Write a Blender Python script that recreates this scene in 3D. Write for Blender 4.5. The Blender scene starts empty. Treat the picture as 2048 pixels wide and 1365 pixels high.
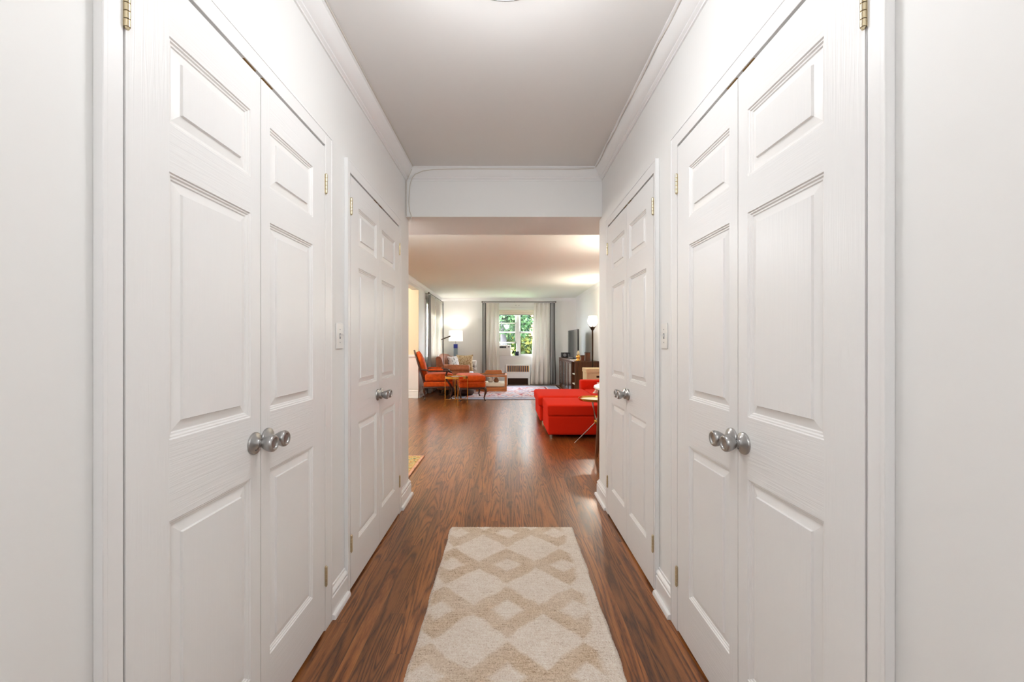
import bpy, math, random
from mathutils import Vector, Matrix

random.seed(7)
scene = bpy.context.scene
COL = scene.collection
PI = math.pi

# ------------------------------------------------------------------ camera, world, exposure
cam_d = bpy.data.cameras.new('camera')
cam = bpy.data.objects.new('camera', cam_d)
COL.objects.link(cam)
CAMZ = 1.214
cam.location = (0, 0, CAMZ)
cam.rotation_euler = (PI / 2, 0, 0)
cam_d.sensor_width = 36.0
cam_d.lens = 36.0 * 822 / 2048
cam_d.shift_x = 10.5 / 2048
cam_d.shift_y = 5.5 / 2048
cam_d.clip_start = 0.05
cam_d.clip_end = 100
scene.camera = cam

scene.view_settings.view_transform = 'Standard'
scene.view_settings.look = 'None'
scene.view_settings.gamma = 1.0
scene.view_settings.exposure = 0.65
scene.view_settings.use_curve_mapping = False

world = bpy.data.worlds.new('daylight')
scene.world = world
world.use_nodes = True
bg = world.node_tree.nodes['Background']
bg.inputs[0].default_value = (0.80, 0.90, 1.0, 1)
bg.inputs[1].default_value = 34.0


def add_light(name, kind, loc, power, color=(1, 1, 1), size=0.1, rot=(0, 0, 0), size_y=None, portal=False, spread=None):
    d = bpy.data.lights.new(name, kind)
    d.energy = power
    d.color = color
    if kind == 'POINT':
        d.shadow_soft_size = size
    elif kind == 'AREA':
        d.size = size
        if size_y:
            d.shape = 'RECTANGLE'
            d.size_y = size_y
        if portal:
            d.cycles.is_portal = True
        if spread:
            d.spread = spread
    elif kind == 'SUN':
        d.angle = size
    o = bpy.data.objects.new(name, d)
    o.location = loc
    o.rotation_euler = rot
    COL.objects.link(o)
    return o


# daylight: the sky through the two living room windows (portals help the sampling)
add_light('sky_portal_back', 'AREA', (0.30, 12.46, 1.53), 1, size=1.4, size_y=1.4, rot=(-PI / 2, 0, 0), portal=True)
add_light('sky_portal_side', 'AREA', (-2.22, 10.95, 1.55), 1, size=1.8, size_y=1.4, rot=(0, -PI / 2, 0), portal=True)
sun = add_light('sun', 'SUN', (0, 20, 10), 2.0, (1.0, 0.95, 0.86), 0.02)
sun.rotation_euler = (math.radians(42), math.radians(8), math.radians(150 - 180))

# ------------------------------------------------------------------ materials
def srgb(r, g, b):
    f = lambda c: (c / 255 / 12.92) if c / 255 <= 0.04045 else ((c / 255 + 0.055) / 1.055) ** 2.4
    return (f(r), f(g), f(b), 1)


def newmat(name):
    m = bpy.data.materials.new(name)
    m.use_nodes = True
    nt = m.node_tree
    return m, nt, nt.nodes['Principled BSDF']


def N(nt, t, **kw):
    n = nt.nodes.new(t)
    for k, v in kw.items():
        setattr(n, k, v)
    return n


def mathn(nt, op, a, b=None, c=None):
    n = nt.nodes.new('ShaderNodeMath')
    n.operation = op
    for i, v in enumerate((a, b, c)):
        if v is None:
            continue
        if isinstance(v, (int, float)):
            n.inputs[i].default_value = v
        else:
            nt.links.new(v, n.inputs[i])
    return n.outputs[0]


def ramp(nt, fac, stops, interp='LINEAR'):
    n = nt.nodes.new('ShaderNodeValToRGB')
    n.color_ramp.interpolation = interp
    e = n.color_ramp.elements
    while len(e) < len(stops):
        e.new(0.5)
    for i, (p, c) in enumerate(stops):
        e[i].position = p
        e[i].color = c
    nt.links.new(fac, n.inputs[0])
    return n.outputs[0]


def noise_tex(nt, vec, scale=5, detail=2, rough=0.5, dist=0.0):
    n = nt.nodes.new('ShaderNodeTexNoise')
    n.inputs['Scale'].default_value = scale
    n.inputs['Detail'].default_value = detail
    n.inputs['Roughness'].default_value = rough
    n.inputs['Distortion'].default_value = dist
    if vec is not None:
        nt.links.new(vec, n.inputs['Vector'])
    return n.outputs[0]


def mapped(nt, scale=(1, 1, 1), coord='Object'):
    tc = nt.nodes.new('ShaderNodeTexCoord')
    mp = nt.nodes.new('ShaderNodeMapping')
    mp.inputs['Scale'].default_value = scale
    nt.links.new(tc.outputs[coord], mp.inputs[0])
    return mp.outputs[0]


def bump(nt, bsdf, height, strength=0.2, dist=0.002):
    b = nt.nodes.new('ShaderNodeBump')
    b.inputs['Strength'].default_value = strength
    b.inputs['Distance'].default_value = dist
    nt.links.new(height, b.inputs['Height'])
    nt.links.new(b.outputs[0], bsdf.inputs['Normal'])
    return b


def simple(name, col, rough=0.5, metal=0.0, bscale=None, bstr=0.1, bdist=0.002, stretch=(1, 1, 1), var=0.0, coat=0.0, sheen=0.0):
    m, nt, p = newmat(name)
    p.inputs['Base Color'].default_value = col
    p.inputs['Roughness'].default_value = rough
    p.inputs['Metallic'].default_value = metal
    if coat:
        p.inputs['Coat Weight'].default_value = coat
        p.inputs['Coat Roughness'].default_value = 0.1
    if sheen:
        p.inputs['Sheen Weight'].default_value = sheen
    v = mapped(nt, stretch)
    nz = noise_tex(nt, v, bscale or 20, 3)
    if bscale:
        bump(nt, p, nz, bstr, bdist)
    if var:
        lo = tuple(c * (1 - var) for c in col[:3]) + (1,)
        hi = tuple(min(1, c * (1 + var)) for c in col[:3]) + (1,)
        c = ramp(nt, nz, [(0.3, lo), (0.7, hi)])
        nt.links.new(c, p.inputs['Base Color'])
    return m


def emis(name, col, strength, base=(0.9, 0.9, 0.9, 1)):
    m, nt, p = newmat(name)
    p.inputs['Base Color'].default_value = base
    p.inputs['Emission Color'].default_value = col
    p.inputs['Emission Strength'].default_value = strength
    p.inputs['Roughness'].default_value = 0.4
    return m


def wood(name, dark, light, rough=0.35, scale=1.0, axis='x', coat=0.2):
    m, nt, p = newmat(name)
    st = {'x': (2, 22, 22), 'y': (22, 2, 22), 'z': (22, 22, 2)}[axis]
    v = mapped(nt, tuple(s * scale for s in st))
    nz = noise_tex(nt, v, 1.6, 5, 0.6, 0.8)
    c = ramp(nt, nz, [(0.3, dark), (0.7, light)])
    nt.links.new(c, p.inputs['Base Color'])
    p.inputs['Roughness'].default_value = rough
    p.inputs['Coat Weight'].default_value = coat
    bump(nt, p, nz, 0.08, 0.001)
    return m


M = {}
M['wall'] = simple('wall_paint', srgb(238, 237, 235), 0.55, bscale=60, bstr=0.05, bdist=0.001)
M['wall_cream'] = simple('cream_wall_paint', srgb(234, 218, 186), 0.6, bscale=60, bstr=0.05, bdist=0.001)
M['ceiling'] = simple('ceiling_paint', srgb(228, 225, 222), 0.8, bscale=40, bstr=0.06, bdist=0.001)
M['ceiling_living'] = simple('living_ceiling_paint', srgb(238, 240, 233), 0.75, bscale=40, bstr=0.06, bdist=0.001)
M['trim'] = simple('trim_paint', srgb(240, 239, 238), 0.32, bscale=35, bstr=0.04, bdist=0.001)


def door_mat(name, st, strength):
    m, nt, p = newmat(name)
    p.inputs['Base Color'].default_value = srgb(239, 238, 237)
    p.inputs['Roughness'].default_value = 0.34
    v = mapped(nt, st)
    nz = noise_tex(nt, v, 1.0, 3, 0.55, 0.6)
    w = nt.nodes.new('ShaderNodeMath'); w.operation = 'MULTIPLY'; w.inputs[1].default_value = 24
    nt.links.new(nz, w.inputs[0])
    s = mathn(nt, 'SINE', w.outputs[0])
    bump(nt, p, s, strength, 0.0009)
    return m


M['door_v'] = door_mat('door_paint_upright_grain', (70, 30, 2.2), 0.10)
M['door_h'] = door_mat('door_paint_level_grain', (2.2, 30, 80), 0.16)
M['door_s'] = simple('door_paint_moulding', srgb(240, 238, 236), 0.34)
M['nickel'] = simple('satin_nickel', srgb(172, 171, 170), 0.32, 1.0, bscale=200, bstr=0.03, bdist=0.0005)
M['brass'] = simple('polished_brass', srgb(206, 192, 160), 0.28, 1.0, bscale=120, bstr=0.05, bdist=0.0005)
M['brass_old'] = simple('aged_brass', srgb(168, 132, 82), 0.34, 1.0, bscale=120, bstr=0.05, bdist=0.0005)
M['gold'] = simple('gold_metal', srgb(226, 172, 84), 0.22, 1.0, bscale=90, bstr=0.03, bdist=0.0005)
M['cable'] = simple('painted_cable', srgb(214, 207, 198), 0.5, bscale=80)
M['core_grey'] = simple('blue_grey_radiator', srgb(96, 106, 136), 0.6)
M['grille_tan'] = simple('tan_grille_bars', srgb(206, 160, 104), 0.5)
M['dark_gap'] = simple('closet_shadow_board', srgb(120, 112, 102), 0.8)
M['plastic'] = simple('white_plastic', srgb(236, 234, 230), 0.3, bscale=100, bstr=0.02)
M['plastic_grey'] = simple('grey_plastic', srgb(150, 150, 152), 0.4, bscale=100, bstr=0.02)
M['black'] = simple('black_plastic', srgb(22, 22, 24), 0.3, bscale=100, bstr=0.02)
M['orange'] = simple('orange_velvet', srgb(194, 76, 18), 0.8, bscale=14, bstr=0.2, bdist=0.004, var=0.22, sheen=0.1)
M['red'] = simple('red_sofa_cloth', srgb(214, 38, 12), 0.9, bscale=180, bstr=0.2, bdist=0.001, var=0.05)
M['leather'] = simple('brown_leather', srgb(158, 92, 56), 0.42, bscale=26, bstr=0.25, bdist=0.004, var=0.22)
M['dark_brown'] = simple('dark_brown_cover', srgb(58, 32, 22), 0.45, bscale=26, bstr=0.25, bdist=0.004, var=0.2)
M['walnut'] = wood('dark_carved_wood', srgb(38, 20, 14), srgb(86, 46, 30), 0.3, axis='z')
M['walnut_x'] = wood('dark_walnut_board', srgb(70, 34, 16), srgb(124, 68, 34), 0.35, axis='z')
M['console'] = wood('console_wood', srgb(48, 26, 14), srgb(112, 64, 32), 0.3, axis='z')
M['teak'] = wood('honey_teak', srgb(150, 84, 36), srgb(200, 124, 62), 0.35, axis='x')
M['cream'] = simple('cream_cloth', srgb(226, 216, 198), 0.9, bscale=120, bstr=0.2, bdist=0.001)
M['sheer_cream'] = simple('cream_curtain_linen', srgb(236, 231, 224), 0.9, bscale=150, bstr=0.15, bdist=0.001, stretch=(1, 1, 0.3))
_m = M['sheer_cream']; _nt = _m.node_tree
_tr = _nt.nodes.new('ShaderNodeBsdfTranslucent'); _tr.inputs[0].default_value = srgb(238, 236, 232)
_mx = _nt.nodes.new('ShaderNodeMixShader'); _mx.inputs[0].default_value = 0.22
_out = [n_ for n_ in _nt.nodes if n_.type == 'OUTPUT_MATERIAL'][0]
_nt.links.new(_nt.nodes['Principled BSDF'].outputs[0], _mx.inputs[1]); _nt.links.new(_tr.outputs[0], _mx.inputs[2])
_nt.links.new(_mx.outputs[0], _out.inputs[0])
M['curtain_grey'] = simple('grey_curtain_band', srgb(148, 150, 150), 0.9, bscale=150, bstr=0.2, bdist=0.001)
M['curtain_black'] = simple('black_curtain_piping', srgb(30, 28, 28), 0.9, bscale=150)
M['rod'] = simple('bronze_rod_metal', srgb(92, 82, 74), 0.35, 0.9, bscale=80, bstr=0.02)
M['bronze'] = simple('dark_bronze', srgb(58, 42, 30), 0.35, 0.8, bscale=80, bstr=0.02)
M['shade'] = emis('lit_lamp_shade', (1.0, 0.93, 0.80, 1), 0.6)
for _k in ('red', 'orange'):
    M[_k].node_tree.nodes['Principled BSDF'].inputs['Specular IOR Level'].default_value = 0.15
M['bulb_glass'] = emis('lit_glass_bowl', (1.0, 0.88, 0.70, 1), 2.4)
M['dome'] = emis('lit_ceiling_dome', (1.0, 0.95, 0.88, 1), 2.2)
M['cobalt'] = simple('cobalt_blue_glass', srgb(20, 44, 140), 0.12, bscale=30, bstr=0.02, coat=0.5)
M['pale_glass'] = simple('smoky_blue_glass', srgb(150, 172, 188), 0.12, bscale=30, bstr=0.02, coat=0.5)
M['screen'] = simple('dark_screen_glass', srgb(34, 36, 40), 0.10, bscale=2, bstr=0.01, coat=1.0)
M['cabinet_glass'] = simple('reflecting_cabinet_glass', srgb(96, 92, 88), 0.12, bscale=3, bstr=0.02, coat=1.0)
M['wicker'] = simple('cream_wicker', srgb(224, 202, 160), 0.8, bscale=70, bstr=0.8, bdist=0.004, stretch=(1, 1, 4), var=0.12)
M['foot_metal'] = simple('brushed_foot_metal', srgb(190, 186, 180), 0.25, 1.0)
M['tray_cream'] = simple('cream_tray_enamel', srgb(226, 210, 172), 0.3)
M['tabletop'] = simple('white_table_top', srgb(236, 226, 212), 0.25, bscale=10, bstr=0.02)
M['bark'] = simple('grey_bark', srgb(38, 32, 36), 0.9, bscale=12, bstr=0.8, bdist=0.02, stretch=(1, 1, 0.2), var=0.3)
M['bark_orange'] = simple('rusty_bark', srgb(104, 62, 36), 0.9, bscale=12, bstr=0.8, bdist=0.02, stretch=(1, 1, 0.2), var=0.3)
M['grass'] = simple('lawn_green', srgb(90, 120, 60), 0.9, bscale=60, bstr=0.5, bdist=0.02, var=0.3)
M['fence'] = wood('pale_fence_boards', srgb(96, 78, 42), srgb(128, 106, 66), 0.7, axis='z', coat=0)


def leaf_mat(name, a, b, c):
    m, nt, p = newmat(name)
    g = nt.nodes.new('ShaderNodeNewGeometry')
    col = ramp(nt, g.outputs['Random Per Island'], [(0.0, a), (0.5, b), (1.0, c)])
    nt.links.new(col, p.inputs['Base Color'])
    p.inputs['Roughness'].default_value = 0.8
    p.inputs['Specular IOR Level'].default_value = 0.1
    return m


M['leaf_green'] = leaf_mat('green_leaves', srgb(10, 24, 14), srgb(28, 52, 26), srgb(66, 88, 54))
M['leaf_lime'] = leaf_mat('lime_leaves', srgb(14, 26, 10), srgb(42, 54, 18), srgb(84, 80, 34))
M['leaf_deep'] = leaf_mat('deep_green_leaves', srgb(8, 20, 18), srgb(22, 44, 34), srgb(54, 78, 62))


# window glass
def glass_mat():
    m = bpy.data.materials.new('window_glass')
    m.use_nodes = True
    nt = m.node_tree
    nt.nodes.clear()
    out = N(nt, 'ShaderNodeOutputMaterial')
    tr = N(nt, 'ShaderNodeBsdfTransparent')
    gl = N(nt, 'ShaderNodeBsdfGlossy')
    gl.inputs['Roughness'].default_value = 0.02
    mx = N(nt, 'ShaderNodeMixShader')
    mx.inputs[0].default_value = 0.03
    nt.links.new(tr.outputs[0], mx.inputs[1])
    nt.links.new(gl.outputs[0], mx.inputs[2])
    nt.links.new(mx.outputs[0], out.inputs[0])
    return m


M['glass'] = glass_mat()


# oak strip floor
def floor_mat():
    m, nt, p = newmat('stained_oak_floor')
    L = nt.links
    tc = N(nt, 'ShaderNodeTexCoord')
    sep = N(nt, 'ShaderNodeSeparateXYZ')
    L.new(tc.outputs['Object'], sep.inputs[0])
    x, y = sep.outputs[0], sep.outputs[1]
    W = 0.0572
    xs = mathn(nt, 'DIVIDE', mathn(nt, 'ADD', x, 0.0), W)
    xi = mathn(nt, 'FLOOR', xs)
    wn = N(nt, 'ShaderNodeTexWhiteNoise', noise_dimensions='1D')
    L.new(xi, wn.inputs['W'])
    off = mathn(nt, 'MULTIPLY', wn.outputs['Value'], 7.3)
    ys = mathn(nt, 'ADD', mathn(nt, 'DIVIDE', y, 1.15), off)
    yi = mathn(nt, 'FLOOR', ys)
    pid = mathn(nt, 'ADD', mathn(nt, 'MULTIPLY', xi, 13.37), mathn(nt, 'MULTIPLY', yi, 5.71))
    wn2 = N(nt, 'ShaderNodeTexWhiteNoise', noise_dimensions='1D')
    L.new(pid, wn2.inputs['W'])
    rnd = wn2.outputs['Value']
    sepc = N(nt, 'ShaderNodeSeparateColor')
    L.new(wn2.outputs['Color'], sepc.inputs[0])
    rnd2 = sepc.outputs[1]
    # grain field
    cmb = N(nt, 'ShaderNodeCombineXYZ')
    L.new(mathn(nt, 'MULTIPLY', x, 13.0), cmb.inputs[0])
    L.new(mathn(nt, 'MULTIPLY', y, 0.95), cmb.inputs[1])
    L.new(mathn(nt, 'MULTIPLY', rnd, 91.0), cmb.inputs[2])
    field = noise_tex(nt, cmb.outputs[0], 1.0, 1.5, 0.4, 0.35)
    cmb3 = N(nt, 'ShaderNodeCombineXYZ')
    L.new(mathn(nt, 'MULTIPLY', x, 150.0), cmb3.inputs[0])
    L.new(mathn(nt, 'MULTIPLY', y, 26.0), cmb3.inputs[1])
    jag = noise_tex(nt, cmb3.outputs[0], 1.0, 2, 0.5)
    freq = mathn(nt, 'ADD', 46.0, mathn(nt, 'MULTIPLY', rnd2, 46.0))
    ph = mathn(nt, 'ADD', mathn(nt, 'MULTIPLY', field, freq), mathn(nt, 'MULTIPLY', jag, 2.2))
    rings = mathn(nt, 'ADD', mathn(nt, 'MULTIPLY', mathn(nt, 'SINE', ph), 0.5), 0.5)
    rings = mathn(nt, 'POWER', rings, 0.6)
    cmb2 = N(nt, 'ShaderNodeCombineXYZ')
    L.new(mathn(nt, 'MULTIPLY', x, 420.0), cmb2.inputs[0])
    L.new(mathn(nt, 'MULTIPLY', y, 14.0), cmb2.inputs[1])
    L.new(rnd, cmb2.inputs[2])
    pores = noise_tex(nt, cmb2.outputs[0], 1.0, 3, 0.6)
    grain = mathn(nt, 'ADD', mathn(nt, 'MULTIPLY', rings, 0.42), mathn(nt, 'MULTIPLY', pores, 0.72))
    col = ramp(nt, grain, [(0.24, srgb(46, 23, 10)), (0.44, srgb(112, 62, 27)), (0.80, srgb(156, 94, 44)), (1.0, srgb(178, 116, 62))])
    # plank tone
    tone = mathn(nt, 'ADD', 0.64, mathn(nt, 'MULTIPLY', rnd, 0.48))
    mx = N(nt, 'ShaderNodeMix', data_type='RGBA', blend_type='MULTIPLY')
    mx.inputs[0].default_value = 1.0
    cc = N(nt, 'ShaderNodeCombineColor')
    for i in range(3):
        L.new(tone, cc.inputs[i])
    L.new(col, mx.inputs[6]); L.new(cc.outputs[0], mx.inputs[7])
    # seams
    fx = mathn(nt, 'FRACT', xs)
    ex = mathn(nt, 'MINIMUM', fx, mathn(nt, 'SUBTRACT', 1.0, fx))
    fy = mathn(nt, 'FRACT', ys)
    ey = mathn(nt, 'MULTIPLY', mathn(nt, 'MINIMUM', fy, mathn(nt, 'SUBTRACT', 1.0, fy)), 20.0)
    e = mathn(nt, 'MINIMUM', ex, ey)
    seam = mathn(nt, 'SMOOTH_MIN', mathn(nt, 'MULTIPLY', e, 38.0), 1.0, 0.2)
    seam = mathn(nt, 'ADD', mathn(nt, 'MULTIPLY', seam, 0.45), 0.55)
    mx2 = N(nt, 'ShaderNodeMix', data_type='RGBA', blend_type='MULTIPLY')
    mx2.inputs[0].default_value = 1.0
    cc2 = N(nt, 'ShaderNodeCombineColor')
    for i in range(3):
        L.new(seam, cc2.inputs[i])
    L.new(mx.outputs[2], mx2.inputs[6]); L.new(cc2.outputs[0], mx2.inputs[7])
    L.new(mx2.outputs[2], p.inputs['Base Color'])
    p.inputs['Roughness'].default_value = 0.30
    p.inputs['Coat Weight'].default_value = 0.3
    p.inputs['Coat Roughness'].default_value = 0.2
    hsum = mathn(nt, 'ADD', mathn(nt, 'MULTIPLY', grain, 0.5), seam)
    bump(nt, p, hsum, 0.22, 0.0012)
    return m


M['floor'] = floor_mat()


# runner: light rhombi with tan lattice
def runner_mat():
    m, nt, p = newmat('runner_wool')
    L = nt.links
    tc = N(nt, 'ShaderNodeTexCoord')
    nzv = N(nt, 'ShaderNodeTexNoise')
    nzv.inputs['Scale'].default_value = 9
    L.new(tc.outputs['Object'], nzv.inputs['Vector'])
    vm = N(nt, 'ShaderNodeVectorMath', operation='MULTIPLY_ADD')
    L.new(nzv.outputs['Color'], vm.inputs[0])
    vm.inputs[1].default_value = (0.06, 0.05, 0)
    L.new(tc.outputs['Object'], vm.inputs[2])
    sep = N(nt, 'ShaderNodeSeparateXYZ')
    L.new(vm.outputs[0], sep.inputs[0])
    # big rhombi centred at x=+-0.152, rows every 0.385
    def tri(v, period, shift):
        t = mathn(nt, 'DIVIDE', mathn(nt, 'ADD', v, shift + period * 50), period)
        f = mathn(nt, 'FRACT', t)
        return mathn(nt, 'ABSOLUTE', mathn(nt, 'SUBTRACT', mathn(nt, 'MULTIPLY', f, 2.0), 1.0))
    u = tri(sep.outputs[0], 0.305, 0.0015)
    v = tri(sep.outputs[1], 0.376, 0.376 / 2 - 0.443)
    # u = 0 at rhombus centre, 1 at the column between; same for v
    big = mathn(nt, 'SUBTRACT', 1.08, mathn(nt, 'ADD', u, mathn(nt, 'MULTIPLY', v, 1.28)))
    u2 = mathn(nt, 'DIVIDE', mathn(nt, 'SUBTRACT', 1.0, u), 0.48)
    v2 = mathn(nt, 'DIVIDE', mathn(nt, 'SUBTRACT', 1.0, v), 0.37)
    small = mathn(nt, 'MULTIPLY', mathn(nt, 'SUBTRACT', 1.0, mathn(nt, 'ADD', u2, v2)), 0.35)
    lt = mathn(nt, 'MAXIMUM', big, small)
    band = mathn(nt, 'SUBTRACT', 0.55, mathn(nt, 'MULTIPLY', lt, 8.0))
    band = mathn(nt, 'MINIMUM', mathn(nt, 'MAXIMUM', band, 0.0), 1.0)
    patch = noise_tex(nt, tc.outputs['Object'], 5, 2, 0.5)
    band = mathn(nt, 'MULTIPLY', band, mathn(nt, 'ADD', 0.25, mathn(nt, 'MULTIPLY', patch, 1.1)))
    # light selvedge along the long sides
    edge = mathn(nt, 'MULTIPLY', mathn(nt, 'SUBTRACT', 0.372, mathn(nt, 'ABSOLUTE', sep.outputs[0])), 40.0)
    edge = mathn(nt, 'MINIMUM', mathn(nt, 'MAXIMUM', edge, 0.0), 1.0)
    band = mathn(nt, 'MULTIPLY', band, edge)
    fine = noise_tex(nt, tc.outputs['Object'], 190, 3, 0.7)
    mid = noise_tex(nt, tc.outputs['Object'], 14, 3, 0.6)
    vor = N(nt, 'ShaderNodeTexVoronoi')
    vor.inputs['Scale'].default_value = 140
    L.new(tc.outputs['Object'], vor.inputs['Vector'])
    mpr = N(nt, 'ShaderNodeMapping')
    mpr.inputs['Scale'].default_value = (14, 150, 10)
    L.new(tc.outputs['Object'], mpr.inputs[0])
    rows = noise_tex(nt, mpr.outputs[0], 1.0, 2, 0.5)
    fmix = mathn(nt, 'ADD', mathn(nt, 'MULTIPLY', fine, 0.70), mathn(nt, 'MULTIPLY', mid, 0.12))
    fmix = mathn(nt, 'ADD', fmix, mathn(nt, 'MULTIPLY', rows, 0.26))
    light = ramp(nt, fmix, [(0.35, srgb(176, 152, 130)), (0.46, srgb(228, 210, 192)), (0.66, srgb(248, 238, 226))])
    tan = ramp(nt, fmix, [(0.37, srgb(128, 96, 68)), (0.47, srgb(202, 174, 144)), (0.68, srgb(236, 216, 192))])
    mx = N(nt, 'ShaderNodeMix', data_type='RGBA')
    L.new(band, mx.inputs[0]); L.new(light, mx.inputs[6]); L.new(tan, mx.inputs[7])
    L.new(mx.outputs[2], p.inputs['Base Color'])
    p.inputs['Roughness'].default_value = 0.95
    h = mathn(nt, 'ADD', mathn(nt, 'MULTIPLY', fine, 1.0), mathn(nt, 'MULTIPLY', vor.outputs['Distance'], -0.6))
    h = mathn(nt, 'ADD', h, mathn(nt, 'MULTIPLY', band, -0.25))
    bump(nt, p, h, 0.8, 0.005)
    return m


M['runner'] = runner_mat()


def persian_mat(name, stops, scale, border, half, bcols):
    m, nt, p = newmat(name)
    L = nt.links
    tc = N(nt, 'ShaderNodeTexCoord')
    sep = N(nt, 'ShaderNodeSeparateXYZ')
    L.new(tc.outputs['Object'], sep.inputs[0])
    ab = N(nt, 'ShaderNodeVectorMath', operation='ABSOLUTE')
    L.new(tc.outputs['Object'], ab.inputs[0])
    vor = N(nt, 'ShaderNodeTexVoronoi')
    vor.inputs['Scale'].default_value = scale
    L.new(ab.outputs[0], vor.inputs['Vector'])
    nz = noise_tex(nt, ab.outputs[0], scale * 1.3, 5, 0.75, 1.2)
    f = mathn(nt, 'ADD', mathn(nt, 'MULTIPLY', nz, 0.85), mathn(nt, 'MULTIPLY', vor.outputs['Distance'], 0.35))
    col = ramp(nt, f, stops)
    # border
    dx = mathn(nt, 'SUBTRACT', half[0], mathn(nt, 'ABSOLUTE', sep.outputs[0]))
    dy = mathn(nt, 'SUBTRACT', half[1], mathn(nt, 'ABSOLUTE', sep.outputs[1]))
    d = mathn(nt, 'MINIMUM', dx, dy)
    bc = ramp(nt, mathn(nt, 'DIVIDE', d, border), [(0.0, bcols[0]), (0.12, bcols[1]), (0.2, bcols[2]), (0.8, bcols[3]), (0.88, bcols[4])], 'CONSTANT')
    nb = ramp(nt, f, [(0.4, (0.55, 0.55, 0.6, 1)), (0.65, (1.3, 1.2, 1.2, 1))])
    mb = N(nt, 'ShaderNodeMix', data_type='RGBA', blend_type='MULTIPLY')
    mb.inputs[0].default_value = 0.8
    L.new(bc, mb.inputs[6]); L.new(nb, mb.inputs[7])
    inb = mathn(nt, 'LESS_THAN', d, border)
    mx = N(nt, 'ShaderNodeMix', data_type='RGBA')
    L.new(inb, mx.inputs[0]); L.new(col, mx.inputs[6]); L.new(mb.outputs[2], mx.inputs[7])
    L.new(mx.outputs[2], p.inputs['Base Color'])
    p.inputs['Roughness'].default_value = 0.95
    bump(nt, p, nz, 0.3, 0.003)
    return m


M['persian'] = persian_mat('faded_persian_wool',
    [(0.40, srgb(74, 88, 128)), (0.48, srgb(140, 156, 192)), (0.55, srgb(206, 200, 208)), (0.63, srgb(222, 206, 206)), (0.70, srgb(200, 124, 130)), (0.80, srgb(164, 78, 88))],
    7.5, 0.42, (1.375, 1.515), (srgb(50, 34, 36), srgb(214, 200, 200), srgb(160, 168, 186), srgb(214, 200, 200), srgb(120, 60, 64)))
M['mat'] = persian_mat('patterned_mat_wool',
    [(0.40, srgb(60, 80, 56)), (0.50, srgb(118, 140, 100)), (0.57, srgb(206, 180, 120)), (0.66, srgb(206, 160, 96)), (0.76, srgb(150, 92, 50))],
    22, 0.03, (0.35, 0.35), (srgb(190, 140, 110), srgb(200, 150, 120), srgb(200, 150, 120), srgb(190, 150, 110), srgb(180, 150, 100)))


def pattern_mat(name, c1, c2, scale, thr=0.5, kind='noise'):
    m, nt, p = newmat(name)
    v = mapped(nt, (1, 1, 1))
    if kind == 'noise':
        f = noise_tex(nt, v, scale, 3, 0.6, 1.5)
        c = ramp(nt, f, [(thr - 0.03, c1), (thr + 0.03, c2)])
    else:
        w = N(nt, 'ShaderNodeTexWave')
        w.inputs['Scale'].default_value = scale
        w.inputs['Distortion'].default_value = 3
        nt.links.new(v, w.inputs['Vector'])
        c = ramp(nt, w.outputs[0], [(thr - 0.05, c1), (thr + 0.05, c2)])
    nt.links.new(c, p.inputs['Base Color'])
    p.inputs['Roughness'].default_value = 0.9
    return m


M['tan_pattern'] = pattern_mat('tan_brocade', srgb(150, 118, 74), srgb(206, 186, 152), 30, 0.5)
M['white_stripe'] = pattern_mat('white_cloth_dark_marks', srgb(70, 66, 70), srgb(220, 216, 216), 11, 0.42)
M['blue_white'] = pattern_mat('blue_and_white_cloth', srgb(110, 150, 210), srgb(228, 232, 238), 14, 0.42)
M['brown_velvet'] = simple('brown_velvet', srgb(132, 84, 48), 0.8, bscale=30, bstr=0.2, var=0.2, sheen=0.3)
M['pink_pattern'] = pattern_mat('pink_and_cream_cloth', srgb(206, 110, 96), srgb(232, 214, 200), 18, 0.45)
M['card'] = pattern_mat('navy_print', srgb(30, 34, 66), srgb(190, 190, 204), 40, 0.62)


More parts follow.
